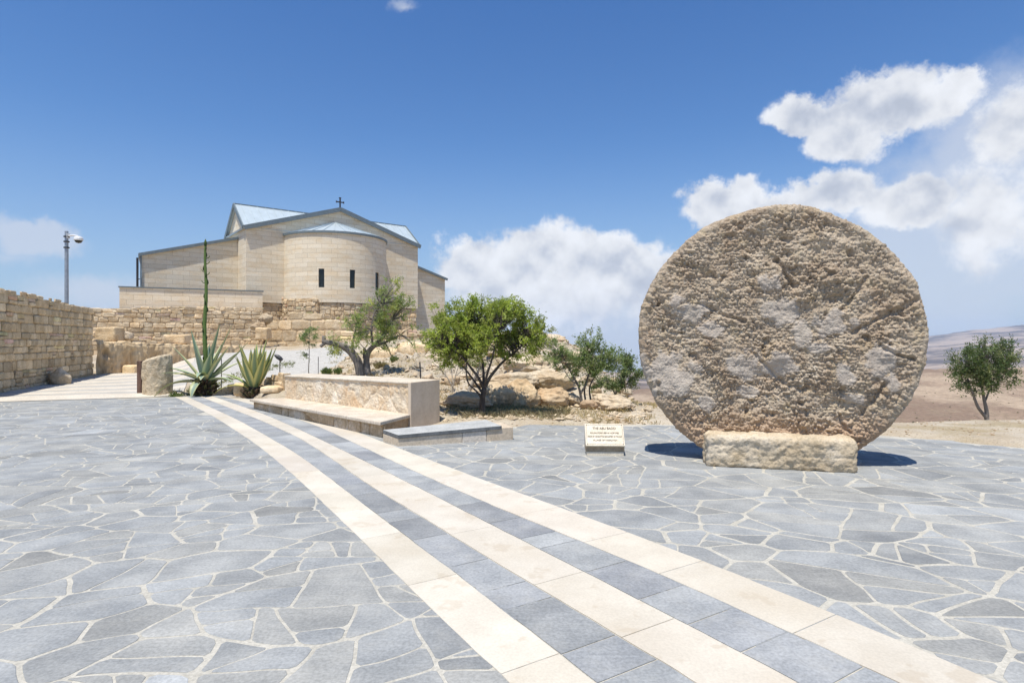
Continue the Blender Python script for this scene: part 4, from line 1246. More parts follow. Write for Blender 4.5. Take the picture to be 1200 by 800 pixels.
def rolling_stone():
    R, T = 1.648, 0.44; rot = -math.radians(15.0); cxy = Vector((3.30, 7.55))
    nth = 1150; prof_ = []  # (r, y) along front face, rim, back face
    er = 0.09
    for i in range(1, 215): prof_.append(((R-er)*i/214.0, 0.0, 0, -1))
    for i in range(1, 9):
        a = math.pi/2*i/8; prof_.append((R-er+er*math.sin(a), er-er*math.cos(a), math.sin(a), -math.cos(a)))
    for i in range(1, 24): prof_.append((R, er+(T-2*er)*i/24, 1, 0))
    for i in range(0, 9):
        a = math.pi/2*i/8; prof_.append((R-er+er*math.cos(a), T-er+er*math.sin(a), math.cos(a), math.sin(a)))
    for i in range(1, 40): prof_.append(((R-er)*(1-i/40.0), T, 0, 1))
    pr = np.array(prof_); n = len(pr); th = np.linspace(0, 2*math.pi, nth, endpoint=False)
    r = np.repeat(pr[:, 0], nth); y = np.repeat(pr[:, 1], nth); nr = np.repeat(pr[:, 2], nth); ny = np.repeat(pr[:, 3], nth); t = np.tile(th, n)
    P = np.stack([r*np.cos(t), y, r*np.sin(t)], 1); Nn = np.stack([nr*np.cos(t), ny, nr*np.sin(t)], 1)
    # outline slightly out of true
    P[:, [0, 2]] *= (1+0.006*np.sin(2*t+1)+0.004*np.sin(5*t)+0.003*np.sin(9*t+2))[:, None]
    W = P+0.05*np.stack([fbm(P*3+9, 3), fbm(P*3+19, 3), fbm(P*3+29, 3)], 1)
    # smooth scars, placed as on the real face: photograph positions turned into face coordinates
    mask = np.zeros(len(P)); front = (ny < -0.3); rimf = 1-0.38*sstep(R-.16, R-.02, r)
    scars = [(783, 432, 34, 26), (872, 420, 18, 17), (918, 358, 22, 14), (901, 323, 15, 10), (976, 370, 21, 15), (1033, 412, 15, 20),
             (914, 420, 18, 14), (962, 400, 11, 9), (878, 452, 14, 8), (812, 358, 18, 12), (828, 465, 9, 10), (988, 432, 12, 13),
             (1048, 442, 9, 12), (835, 378, 12, 8), (940, 385, 10, 14), (793, 345, 10, 8), (1000, 460, 10, 7)]
    e = Vector((math.cos(rot), math.sin(rot))); f = Vector((-math.sin(rot), math.cos(rot)))
    org = cxy-f*(T/2)
    for (px, py, rx, ry) in scars:
        q = Vector(((px-600)/FPX, 1.0)); k = org.dot(f)/q.dot(f); hit = q*k; u = (hit-org).dot(e); z = CAMH-(py-400)/FPX*k-R+0.02
        ax, az = rx/FPX*k*1.1, ry/FPX*k*1.1
        dd = np.sqrt(((W[:, 0]-u)/ax)**2+((W[:, 2]-z)/az)**2)+1.0*fbm(P*7+px*.1, 5)
        mask = np.maximum(mask, (1-sstep(0.55, 1.15, dd))*front)
    f1a, f2a, _ = worley(W*np.array([5.2, 5.2, 6.5])); f1b, f2b, _ = worley(W*np.array([12, 12, 14])+5); f1c, _, _ = worley(W*26+9)
    big = fbm(P*1.3+2, 3)*0.09+fbm(P*3.1+7, 3)*0.045
    pits = sstep(0.0, 0.45, fbm(P*2.3+31, 3)+0.18)
    f1d, _, _ = worley(W*46+3); crag = 0.045*(0.42-f1a)+0.052*(0.40-f1b)+0.052*(0.4-f1c)+0.022*(.4-f1d)+0.036*fbm(W*7, 5, .6, ridge=True)+0.03*fbm(P*22, 4, .65)
    deep = -0.055*sstep(0.28, 0.5, fbm(W*4.6+50, 3)+0.1*(f1b-.4))
    amp_rim = np.where(ny < -0.5, rimf, 0.34)
    crag *= (0.65+0.5*pits)
    d = (big+(crag*.82+deep*.75)*(1-0.70*mask)+mask*0.012)*amp_rim
    # one long slanting crack on the right, a few shorter ones
    def crack(u0, z0, u1, z1, wd, dp):
        a = np.array([u0, z0]); b = np.array([u1, z1]); ee = b-a; q = W[:, [0, 2]]-a
        s = np.clip((q@ee)/(ee@ee), 0, 1); ds = np.linalg.norm(q-s[:, None]*ee, axis=1)+0.02*fbm(P*9, 2)
        return -dp*(1-sstep(0, wd, ds))*front
    d += crack(1.55, .45, .85, .08, .045, .045)+crack(1.5, -.25, 1.15, -.12, .04, .05)+crack(-.9, .42, -.35, .2, .04, .04)+crack(.2, .62, .0, .95, .05, .05)+crack(.95, -.9, 1.2, -.55, .05, .05)+crack(-.25, -.2, .1, -.55, .04, .03)+crack(.75, .35, 1.0, .7, .05, .045)
    P = P+Nn*d[:, None]
    V = np.vstack([[[0, float(P[:nth, 1].mean()), 0]], P, [[0, T, 0]]])
    i = 1+np.arange(n-1)[:, None]*nth; j = np.arange(nth)[None, :]; j2 = (j+1) % nth
    F = np.stack([i+j, i+j2, i+nth+j2, i+nth+j], -1).reshape(-1, 4)
    tint = np.zeros((len(V), 3)); tint[1:-1, 0] = mask; tint[:, 1] = 1
    # centre caps as quads are avoided: thin fans of quads collapsed on the centre
    capf = np.array([[0, 1+(k+2) % nth, 1+(k+1) % nth, 1+k] for k in range(0, nth, 2)])
    lb = 1+(n-1)*nth; capb = np.array([[len(V)-1, lb+k, lb+(k+1) % nth, lb+(k+2) % nth] for k in range(0, nth, 2)])
    F = np.vstack([F, capf, capb])
    o = mesh_np('rolling_stone', V, F, disc_mat(), None, True, tint)
    c = cxy-f*(T/2); o.location = (c.x, c.y, R-0.105); o.rotation_euler = (0, 0, rot)
    tag(o, 'huge upright round disc of pitted limestone standing on the paving', 'round stone')
    return c, e, f, T
dc = rolling_stone()

M_BLOCK = surf_mat('buff_block', (0.43, 0.335, 0.215), (0.54, 0.44, 0.305), 4.5, cc=(0.58, 0.49, 0.365), scale2=2.2, bump=0.9, bscale=38, bdist=0.018,
                   spots=(16, 0.60, (0.36, 0.28, 0.17), 0.6))
def front_block():
    a = gpx(828, 546); b = gpx(1005, 554.5); L = (b-a).length; d = (b-a).normalized(); dep = 0.40; n = Vector((-d.y, d.x, 0))
    c = (a+b)/2+n*dep/2
    o = rough_solid('stone_block', (L, dep, 0.385), M_BLOCK, (c.x, c.y, -0.01), math.atan2(d.y, d.x), 0.036, 0.055, 0.012, 4, 6.0, craggy=0.9, fine=.7)
    tag(o, 'oblong buff stone block lying at the foot of the disc', 'stone block')
    # small wedge stones behind it holding the disc
    for i, (px, py, lab) in enumerate(((1018, 540, 'dark wedge stone tucked under the right of the disc'),)):
        p = gpx(px, py); w_ = rough_solid('wedge_stone', (.30, .22, .13), M_BLOCK, (p.x-.22, p.y+.22, -.01), .2, .02, .03, .02, 9, tone=(.7, .66, .6)); tag(w_, lab, 'wedge stone')
front_block()

# ------------------------------------------------------------------ sign
def text_mesh(txt, width, parent, y, name, size):
    cu = bpy.data.curves.new(name, 'FONT'); cu.body = txt; cu.size = size; cu.align_x = 'CENTER'; cu.align_y = 'CENTER'; cu.extrude = 0.0012; cu.offset = 0.0006
    to = bpy.data.objects.new(name+'_c', cu); COL.objects.link(to); bpy.context.view_layer.update()
    me = bpy.data.meshes.new_from_object(to.evaluated_get(bpy.context.evaluated_depsgraph_get()))
    bpy.data.objects.remove(to)
    xs = [v.co.x for v in me.vertices]; w0 = max(xs)-min(xs); s = width/w0
    for v in me.vertices: v.co.x *= s; v.co.y = v.co.y+y; v.co.z += 0.0295
    me.materials.clear(); me.materials.append(M_TEXT)
    o = bpy.data.objects.new(name, me); COL.objects.link(o); o.parent = parent
    return o


def sign():
    a = gpx(688, 534); b = gpx(731.5, 533.5); c = (a+b)/2; W = (b-a).length+.02
    o = empty('sign', (c.x, c.y+.12, 0.0), math.radians(-3), 'small tilted engraved stone sign on a low base left of the disc', 'sign')
    m = MB(); m.box(-W/2+.015, W/2-.015, -.12, .14, -.004, .05, (1.6, 1.7, 1.8)); m.build('plinth', M_PLATE, o)
    m = MB(); m.prism([(-W/2+.005, -.115), (W/2-.005, -.115), (W/2-.005, .13), (-W/2+.005, .13)], .0505, [.115, .115, .33, .33]); m.build('base', M_SIGNBASE, o)
    m = MB(); m.box(-W/2, W/2, 0, .345, 0, .028)
    p = m.build('plate', M_PLATE, o); p.location = (0, -.135, .118); p.rotation_euler = (math.radians(48), 0, 0)
    bv = p.modifiers.new('b', 'BEVEL'); bv.width = .005; bv.segments = 2
    # incised border
    g = MB(); x = W/2-.018; y0, y1 = .022, .325; z = .0285
    for (p0, p1) in (((-x, y0), (x, y0)), ((x, y0), (x, y1)), ((x, y1), (-x, y1)), ((-x, y1), (-x, y0))):
        g.bar((p0[0], p0[1], z), (p1[0], p1[1], z), .003, .002)
    for sx in (-1, 1):
        for yy in (y0, y1): g.tube([(sx*(x-.004), yy-.0*sx, z), (sx*(x-.004), yy, z+.002)], .007, 10)
    g.build('border', M_TEXT, p)
    text_mesh('THE ABU BADD', W*.60, p, .268, 'title_text', .052)
    text_mesh('ROLLING STONE USED AS A FORTIFIED', W*.74, p, .196, 'text_line', .032)
    text_mesh('DOOR OF A BYZANTINE MONASTERY IN THE OLD', W*.88, p, .140, 'text_line', .032)
    text_mesh('VILLAGE OF FAISALIYAH', W*.62, p, .084, 'text_line', .032)
sign()

# ------------------------------------------------------------------ bench, planter step
def bench():
    o = empty('stone_bench', (0, 0, 0), 0, 'long stone bench with a rubble-faced back beside the striped paving', 'bench')
    # corners in the world
    A = Vector((-5.85, 13.3)); B = Vector((-2.03, 9.22))      # seat front edge
    C = Vector((-1.72, 10.22)); Dd = Vector((-5.10, 13.45))   # foot of the back, front face
    E = Vector((-1.36, 11.0)); G = Vector((-4.9, 14.3))       # back, rear face
    # base under the seat
    i_ = 0.06
    dAB = (B-A).normalized(); nAB = Vector((dAB.y, -dAB.x))
    a2, b2 = A-nAB*i_+dAB*.05, B-nAB*i_-dAB*.05
    w = MB(); stone_wall(w, a2-nAB*.03, b2-nAB*.03, (-.05, -.05), (.17, .20), .5, .35, 1.2, .03, 61, .3, 0, jit=.012, tone=.08, caps=False, ends=False, hard=True)
    w.prism([tuple(a2-nAB*.02), tuple(b2-nAB*.02), tuple(C+dAB*-.05), tuple(Dd)], -.06, [.17, .20, .2, .17], (.78, .70, .6))
    w.build('seat_base', surf_mat('bench_base', (0.42, 0.31, 0.19), (0.52, 0.40, 0.27), 4, cc=(0.60, 0.50, 0.38), scale2=2.5, bump=0.9, bscale=20, bdist=0.03), o)
    # seat slabs
    s = MB(); ncut = 5
    for k in range(ncut):
        t0, t1 = k/ncut+.001, (k+1)/ncut-.001
        q = [A.lerp(B, t0), A.lerp(B, t1), Dd.lerp(C, t1)-nAB*.0, Dd.lerp(C, t0)]
        v = 1+.03*((k*37) % 5-2)/2
        s.prism([tuple(x) for x in q], [.165+.035*t for t in (t0, t1, t1, t0)], [.225+.035*t for t in (t0, t1, t1, t0)], (v, v*.99, v*.97))
    so = s.build('seat', M_BENCHTOP, o); bv = so.modifiers.new('b', 'BEVEL'); bv.width = .014; bv.segments = 2
    # back: rubble face, cement end, pale cap
    rnd = random.Random(4); zt0, zt1 = .735, .80
    d = (C-Dd).normalized(); n = Vector((d.y, -d.x)); L = (C-Dd).length
    core = MB(); core.prism([tuple(Dd-n*.0), tuple(C-n*0), tuple(E), tuple(G)], 0.0, [zt0-.03, zt1-.03, zt1-.03, zt0-.03])
    core.build('back_core', M_CEMENT, o)
    # facing: a single rough sheet with irregular stone patches
    V = []; F = []; T = []; nu, nv = 300, 50
    cells = []; 
    pts = np.array([(rnd.uniform(0, L), rnd.uniform(.18, .8)) for _ in range(24)]); tn = []
    for _ in pts:
        k = rnd.choice([(1.0, .97, .92), (1.1, 1.1, 1.1), (1.04, .92, .78), (.96, .92, .86), (1.08, 1.04, .98), (.98, .9, .8)]); tn.append(k)
    for i in range(nu+1):
        for k in range(nv+1):
            u = L*i/nu; z = .16+(zt0+(zt1-zt0)*i/nu-.035-.16)*k/nv
            wv = mnoise.noise_vector(Vector((u*5, z*5, 3)))*.06
            dd = (pts[:, 0]-u-wv.x)**2+((pts[:, 1]-z-wv.y)*.75)**2; od = np.argsort(dd)[:2]; m = math.sqrt(dd[od[1]])-math.sqrt(dd[od[0]])
            h = .012*min(1, m/.05)+.009*mnoise.fractal(Vector((u*7, z*7, 5)), .8, 2.1, 4)+.006*mnoise.fractal(Vector((u*22, z*22, 9)), .8, 2.1, 3)
            if k == nv: h = .03
            p = Dd+d*u+n*h; V.append((p.x, p.y, z))
            kk = tn[od[0]] if m > .025 else (1.02, .97, .9); T.append(kk)
    for i in range(nu):
        for k in range(nv): a = i*(nv+1)+k; F.append((a, a+nv+1, a+nv+2, a+1))
    mesh_np('back_facing', V, F, M_FACING, o, True, np.array(T))
    cap = MB(); m_ = 7
    for k in range(m_):
        t0, t1 = k/m_+.0008, (k+1)/m_-.0008
        q = [Dd.lerp(C, t0)+n*.035, Dd.lerp(C, t1)+n*.035, G.lerp(E, t1), G.lerp(E, t0)]
        zz = lambda t: zt0+(zt1-zt0)*t
        v = 1.04+.02*((k*53) % 5-2)
        cap.prism([tuple(x) for x in q], [zz(t)-.034 for t in (t0, t1, t1, t0)], [zz(t)+.004 for t in (t0, t1, t1, t0)], (v, v, v*.98))
    co = cap.build('back_cap', M_BENCHTOP, o); bv = co.modifiers.new('b', 'BEVEL'); bv.width = .012; bv.segments = 2
    # cement return at the near end, a hair proud of the core
    en = MB(); q0, q1 = C+n*.045, E+(E-C).normalized()*.01; dd = (q1-q0).normalized(); out = Vector((dd.y, -dd.x))
    en.prism([tuple(q0+out*.03), tuple(q1+out*.03), tuple(q1-out*.03), tuple(q0-out*.03)], -.05, zt1+.006)
    eo = en.build('end_render', M_CEMENT, o); bv = eo.modifiers.new('b', 'BEVEL'); bv.width = .012; bv.segments = 2
bench()


def step():
    o = empty('planter_step', (0, 0, 0), 0, 'low pale stone block seat with a dark slate top at the bench end', 'block seat')
    p = [Vector((-1.63, 8.54)), Vector((-.16, 9.08)), Vector((-.42, 9.72)), Vector((-1.94, 8.98))]
    q = [Vector((-1.63, 8.54)), Vector((.02, 9.15)), Vector((-.2, 9.72)), Vector((-1.94, 8.98))]
    d = (q[1]-q[0]).normalized(); n = Vector((d.y, -d.x))
    m = MB(); L = (q[1]-q[0]).length
    for (u0, u1, t) in ((0, .95, (1.0, .97, .92)), (.955, 1.33, (1.05, 1.06, 1.08)), (1.335, L, (1.0, .95, .88))):
        a, b = q[0]+d*u0, q[0]+d*u1; c2, d2 = q[3].lerp(q[2], u1/L), q[3].lerp(q[2], u0/L)
        top = .115+.055*u0/L, .115+.055*u1/L
        if u0 > 1.3: top = (.185, .19)
        m.prism([tuple(a), tuple(b), tuple(c2), tuple(d2)], -.02, [top[0], top[1], top[1], top[0]], t)
    b_ = m.build('stone_body', M_BENCHTOP, o); bv = b_.modifiers.new('b', 'BEVEL'); bv.width = .008; bv.segments = 2
    s = MB(); k = .012
    pl = [p[0]+n*.015, p[1]+n*.015, p[2], p[3]]
    pl = [tuple(x) for x in pl]
    zb = [.117, .172, .180, .125]
    s.prism(pl, zb, [z+.048 for z in zb])
    s2 = s.build('slate_top', [M_SLATEEDGE, M_SLATECAP], o)
    s2.data.polygons[1].material_index = 1
step()

# low garden retaining edge behind the agaves, loose stones
def garden_edge():
    w = MB()
    P = [pix(247, 458, 16.6), pix(275, 452, 17.2), pix(303, 446, 17.0), pix(332, 438, 15.6)]
    for i in range(3):
        a, b = P[i].xy, P[i+1].xy; g0, g1 = gz(*a), gz(*b)
        stone_wall(w, a, b, (g0-.25, g1-.3), (max(.05, P[i].z), P[i+1].z), .2, .25, .6, .04, 70+i, .22, .03, jit=.02, tone=.08, ends=False)
    tag(w.build('garden_edging', M_RUBBLE), 'low curved stone edging behind the two agaves', 'edging')
garden_edge()
block('ashlar_block', 273, 287, 449, 464, 16.1, .3, 44, 'small squared stone block between the two agaves', tone=(1.05, .98, .88), amp=.03)
block('flat_stone', 304, 326, 453, 461, 15.3, .45, 45, 'flat pale stone in front of the smaller agave', tone=(1.15, 1.12, 1.08), amp=.03)

def column():
    c = pix(184.5, 463.5, 16.7); R = .385; H = 1.06
    n, m = 72, 40; V = []; F = []
    for k in range(m+1):
        for i in range(n):
            a = 2*math.pi*i/n; x, y = math.cos(a), math.sin(a); tilt = .11*x*1.0
            z = (H+tilt)*(k/m); rr_ = R*(1-.03*k/m)*(1-.10*max(0, k/m-.96)/.04)
            f = mnoise.fractal(Vector((x*1.6, y*1.6, z*1.6+4)), .8, 2.1, 5)*.028+mnoise.noise(Vector((x*6, y*6, z*7)))*.012
            V.append((x*(rr_+f), y*(rr_+f), z))
    for k in range(m):
        for i in range(n): F.append((k*n+i, k*n+(i+1) % n, (k+1)*n+(i+1) % n, (k+1)*n+i))
    # top
    for q in range(1, 6):
        for i in range(n):
            a = 2*math.pi*i/n; s = 1-q/5; x, y = math.cos(a)*R*.9*s, math.sin(a)*R*.9*s
            V.append((x, y, H+.11*x/R+.015+mnoise.noise(Vector((x*9, y*9, 1)))*.02))
    for q in range(5):
        for i in range(n): F.append(((m+q)*n+i, (m+q)*n+(i+1) % n, (m+q+1)*n+(i+1) % n, (m+q+1)*n+i))
    o = mesh_np('column_stump', V, F, surf_mat('column_stone', (0.52, 0.41, 0.27), (0.62, 0.515, 0.365), 4.5, bump=1.0, bscale=20, bdist=.05, spots=(7, .56, (.36, .26, .15), .6))); o.location = (c.x, c.y, -.02)
    tag(o, 'short thick stump of an ancient stone column left of the tall agave', 'column')
column()
def post(px0, px1, py0, py1, Y, name, label, mat, cat='post'):
    c = pix((px0+px1)/2, py1, Y); w_ = (px1-px0)/FPX*Y; h = (py1-py0)/FPX*Y
    m = MB(); m.box(-w_/2, w_/2, -w_/2, w_/2, 0, h); o = m.build(name, mat); o.location = (c.x, c.y, c.z-.02)
    bv = o.modifiers.new('b', 'BEVEL'); bv.width = w_*.12; bv.segments = 2
    tag(o, label, cat); return o
post(161.8, 167.2, 422, 463, 16.9, 'post', 'square dark brown post just left of the column stump', M_WOOD)


def stake(px, py0, py1, Y, r, label, lean=0.0):
    b = pix(px, py1, Y); t = pix(px+lean, py0, Y); g = min(b.z, hz(b.x, b.y))-.1
    m = MB(); m.tube([(0, 0, g-b.z), (t.x-b.x, 0, t.z-b.z)], r, 6); o = m.build('stake', M_IRON); o.location = b
    tag(o, label, 'stake')
stake(493.5, 424, 445, 14.2, .018, 'thin black stake behind the right end of the bench', -1.5)
stake(638, 440, 457, 15.0, .022, 'thin black stake in the rocks below the pale boulders')
stake(259.5, 420, 456, 16.9, .012, 'thin metal rod standing right of the tall agave')
stake(373, 418, 437, 16.6, .010, 'thin rod supporting the sapling')


def floodlight():
    b = pix(328, 455, 16.2); o = empty('garden_light', (b.x, b.y, b.z-.1), 0, 'small black spotlight on a thin stake right of the smaller agave', 'light')
    H = pix(328, 421, 16.2).z-b.z+.1
    m = MB(); m.tube([(0, 0, 0), (0, 0, H)], .014, 6); m.build('stake', M_IRON, o)
    m = MB(); m.tube([(-.14, 0, H+.12), (-.06, 0, H+.07), (.0, 0, H+.03), (.06, 0, H-.02)], [.03, .06, .06, .045], 10); m.build('lamp_head', M_IRON, o)
floodlight()

# ------------------------------------------------------------------ agaves
def agave(px, py, Y, leaves, label, stalk=None, pal=None, seed=3, trunk=(.22, .35)):
    rnd = random.Random(seed); b = pix(px, py, Y); o = empty('agave', (b.x, b.y, 0.0), 0, label, 'agave')
    m = MB(); tr_, th_ = trunk
    # old trunk: overlapping brown leaf stubs
    for k in range(90):
        a = rnd.uniform(0, 6.283); z = rnd.uniform(0, th_); r = tr_*(1-.25*z/th_)
        p = Vector((math.cos(a)*r*.6, math.sin(a)*r*.6, z)); d = Vector((math.cos(a), math.sin(a), rnd.uniform(.2, .9))).normalized()
        g = rnd.choice([(.10, .065, .04), (.16, .11, .07), (.07, .06, .035), (.12, .12, .05)])
        m.tube([p, p+d*.12, p+d*rnd.uniform(.16, .26)], [.05, .045, .012], 5, g)
    m.tube([(0, 0, -.1), (0, 0, th_+.1)], [tr_*.8, tr_*.55], 12, (.09, .06, .04))
    m.build('trunk', M_GRASS, o)
    for (dx, dy, dz, L, wd, droop, tw) in leaves:
        wd *= 1.2
        d0 = Vector((dx, dy, dz)).normalized(); n = 18; P = [Vector((0, 0, th_))+Vector((d0.x, d0.y, 0))*.07]; d = d0.copy()
        for i in range(n):
            d = (d+Vector((0, 0, -droop/n))*(1+1.2*i/n)).normalized(); P.append(P[-1]+d*L/n)
        V = []; F = []; T = []
        base = rnd.choice(pal[0]); edge = rnd.choice(pal[1]); kk = rnd.uniform(.85, 1.12); both = []
        for side in (0, 1):
            for i, p in enumerate(P):
                t = i/n; tn = (P[min(i+1, n)]-P[max(i-1, 0)]).normalized()
                sd = tn.cross(Vector((0, 0, 1))); sd = sd.normalized() if sd.length > .05 else Vector((1, 0, 0)); up = sd.cross(tn).normalized()
                w2 = wd*(.62+.38*math.sin(min(t/.38, 1)*math.pi/2))*(1-max(0, (t-.38)/.62)**1.7)+.002
                w2 *= 1+.03*math.sin(i*2.1+dx*9)
                cs = [(-1, .42), (-.72, .12), (-.3, -.06), (.3, -.06), (.72, .12), (1, .42)]
                for q, (a, hgt) in enumerate(cs):
                    th2 = -.025*(1-t)*(1-abs(a)) if side else 0.006
                    V.append(p+sd*(a*w2)+up*(hgt*w2*.8*(1-.5*t)+th2)*(1 if True else 1)+sd*0)
                    c = edge if abs(a) > .7 else base; T.append(tuple(x*kk for x in c))
        per = 6*(n+1)
        for side in (0, 1):
            for i in range(n):
                for q in range(5):
                    a = side*per+i*6+q; f = (a, a+1, a+7, a+6); F.append(f if side == 0 else f[::-1])
        mesh_np('leaf', [tuple(v) for v in V], F, M_AGAVE, o, True, np.array(T))
    if stalk:
        H, r = stalk; m = MB(); n = 40; pts = [(0.02*math.sin(i*.3)+.03*i/n, 0, th_+H*i/n) for i in range(n+1)]
        T = []
        rad = [r*(1-.55*i/n)*(1.12 if i % 3 == 0 else 1) for i in range(n+1)]
        m.tube(pts, rad, 10, (.19, .27, .085))
        for i in range(3, n, 2):
            a = i*2.4; p = Vector(pts[i]); rr_ = rad[i]; dd = Vector((math.cos(a), math.sin(a), 0))
            m.tube([p+dd*rr_*.8-Vector((0, 0, .05)), p+dd*rr_*1.25, p+dd*rr_*1.1+Vector((0, 0, .09))], [.016, .02, .004], 5, (.05, .07, .03))
        for (fr, s) in ((.80, -1), (.86, 1), (.78, 1), (.9, 1), (.72, -1)):
            z = th_+H*fr; m.tube([(.03*fr, 0, z), (.03*fr+s*.07, .02*s, z+.03), (.03*fr+s*.10, .02*s, z+.08)], [.014, .010, .011], 6, (.10, .15, .04))
        m.tube([(pts[-1][0], 0, th_+H-.05), (pts[-1][0], 0, th_+H+.06), (pts[-1][0], 0, th_+H+.16)], [r*.5, r*.62, .01], 8, (.10, .15, .045))
        m.build('flower_stalk', M_LEAF, o, smooth=True)
    return o
BLUE = [[(.24, .33, .25), (.28, .37, .29), (.19, .28, .19)], [(.60, .57, .30), (.52, .54, .30), (.42, .47, .27)]]
YEL = [[(.20, .28, .13), (.26, .33, .17), (.17, .24, .11)], [(.70, .63, .24), (.62, .57, .2), (.38, .42, .15)]]
L1 = [(-.95, -.3, .35, 1.5, .065, 1.1, 0), (-.9, .1, .62, 1.35, .07, .45, 0), (-.62, -.1, .9, 1.30, .075, .15, 0), (-.42, .2, 1.2, 1.55, .07, -.05, 0),
      (-.72, -.3, .55, 1.1, .07, .55, 0), (-.12, -.35, 1.2, 1.0, .11, .1, 0), (.1, -.5, .9, .8, .09, 1.4, 0), (.35, -.1, 1.25, 1.7, .075, .05, 0),
      (.5, .1, 1.2, 1.75, .07, .0, 0), (.6, -.15, .95, 1.25, .075, .15, 0), (.85, .1, .75, 1.6, .065, -.15, 0), (.9, -.3, .5, 1.0, .07, .7, 0),
      (.95, .1, .35, 1.1, .06, .5, 0), (-.1, -.9, .4, .75, .1, 1.8, 0), (.25, -.7, .75, .8, .1, 1.0, 0), (-.5, -.6, .7, .9, .09, .7, 0),
      (.2, .5, 1.1, 1.3, .08, .1, 0), (-.3, .6, .9, 1.2, .08, .3, 0), (.6, .6, .7, 1.2, .08, .3, 0), (-.8, .5, .5, 1.2, .07, .5, 0), (.0, .3, 1.3, 1.1, .09, 0, 0),
      (-.9, -.05, .12, .95, .06, .3, 0), (.7, .3, 1.0, 1.35, .09, .3, 0), (.35, -.35, 1.1, .95, .1, .2, 0), (-.25, -.2, 1.3, .9, .1, .0, 0)]
agave(240, 462, 16.6, L1, 'tall flowering blue-green agave beside the column stump', (3.82, .066), BLUE, 3, (.27, .36))
r5 = random.Random(9); L2 = []
for k in range(20):
    a = k*2.399; e = .16+.62*(k/20); L2.append((math.cos(a)*e, math.sin(a)*e, 1.0-.15*(k/20), r5.uniform(1.05, 1.45)*(1-.12*k/20), .088, -.75*(k/20)*r5.uniform(.3, 1.0), 0))
L2 += [(-.95, -.2, .55, 1.0, .05, .9, 0), (.6, -.1, .9, 1.3, .055, -.3, 0), (-.85, .1, .75, 1.05, .06, .5, 0)]
agave(298, 459, 15.9, L2, 'smaller agave of upright yellow-edged leaves left of the bench', None, YEL, 5, (.22, .22))

# ------------------------------------------------------------------ trees
def tree(name, base, Y, lobes, limbs, label, pal, nleaf, leaf=(.07, .022), clump=.10, trunk_r=.055, bark=None, seed=1, depth=1.0,
         cat='tree', group=None, fill=1.0, sprigs=True, per=44, twig=.004):
    """lobes: (px, py, r_px [, dy]) ; limbs: list of polylines [(px, py, dy)...] in photograph places at depth Y+dy"""
    rnd = random.Random(seed); rs = np.random.RandomState(seed); b = pix(base[0], base[1], Y)
    o = empty(name, (b.x, b.y, b.z), 0, label, cat, group)
    loc = lambda px, py, dy=0: (pix(px, py, Y)-b)+Vector((0, dy, 0))
    tm = MB(); skel = []
    for L, r0, r1 in limbs:
        P = [loc(*q) for q in L]; S = []
        for i in range(len(P)-1):
            for k in range(5): S.append(P[i].lerp(P[i+1], k/5))
        S.append(P[-1])
        for _ in range(3): S = [S[0]]+[S[i]*.5+(S[i-1]+S[i+1])*.25 for i in range(1, len(S)-1)]+[S[-1]]
        S = [p+mnoise.noise_vector(p*4+Vector((seed, 0, 0)))*.012*(0 if i == 0 else 1) for i, p in enumerate(S)]
        n = len(S); tm.tube(S, [r0+(r1-r0)*i/(n-1) for i in range(n)], 8)
        skel += [(p, r0+(r1-r0)*i/(n-1)) for i, p in enumerate(S) if i > n*.35]
    SK = np.array([p[:] for p, r in skel])
    # clump centres through the lobes' volume, biased to the outside
    vol = [l[2]**3 for l in lobes]; tot = sum(vol); cl = []
    ncl = int(nleaf/per)
    for l, v in zip(lobes, vol):
        c = loc(l[0], l[1], l[3] if len(l) > 3 else 0); r = l[2]/FPX*Y
        for _ in range(max(3, int(ncl*v/tot*1.0))):
            d = rs.normal(size=3); d /= np.linalg.norm(d); q = c+Vector(d*np.array([1, depth, .92])*r*(rs.uniform(.25, 1)**.5))
            if mnoise.noise(q*2.3+Vector((seed*5, 0, 0))) > -.16*fill: cl.append((q, c))
    V = []; F = []; T = []
    for q, c in cl:
        dd = np.linalg.norm(SK-np.array(q[:]), axis=1); j = int(np.argmin(dd)); s = Vector(SK[j])
        mid = s.lerp(q, .5)+Vector((rnd.uniform(-.04, .04), rnd.uniform(-.04, .04), rnd.uniform(-.02, .06)))
        tm.tube([s, mid, q], [twig*2, twig*1.4, twig*.6], 4, cap=False)
        out = (q-s); out = out.normalized() if out.length > 1e-4 else Vector((0, 0, 1))
        tone = rnd.gauss(1, .16); col0 = rnd.choice(pal); ns = 5
        for sp_ in range(ns):
            sd = (out*.8+Vector(rs.normal(size=3))*.75+Vector((0, 0, .35))).normalized(); L = clump*rnd.uniform(.8, 1.9)
            a0 = q-sd*L*.35
            for k in range(per//ns):
                t = rnd.random(); p = a0+sd*(L*t*1.35)+Vector(rs.normal(size=3))*clump*.10
                ax = (sd*.7+Vector(rs.normal(size=3))*.75).normalized(); sdv = ax.cross(Vector(rs.normal(size=3))).normalized()
                ll = leaf[0]*rnd.uniform(.6, 1.2); lw = leaf[1]*rnd.uniform(.7, 1.15)
                i = len(V); up = ax.cross(sdv)*lw*.35
                V += [p, p+ax*ll*.5+sdv*lw*.5+up, p+ax*ll, p+ax*ll*.5-sdv*lw*.5+up]
                F.append((i, i+1, i+2, i+3))
                kk = max(.35, tone*rnd.gauss(1, .16)); T += [tuple(x*kk for x in col0)]*4
    tm.build('trunk', bark or M_BARK, o, smooth=True)
    mesh_np('crown', [tuple(v) for v in V], F, M_LEAF, o, False, np.array(T))
    print(name, 'leaves', len(F), 'clumps', len(cl))
    return o

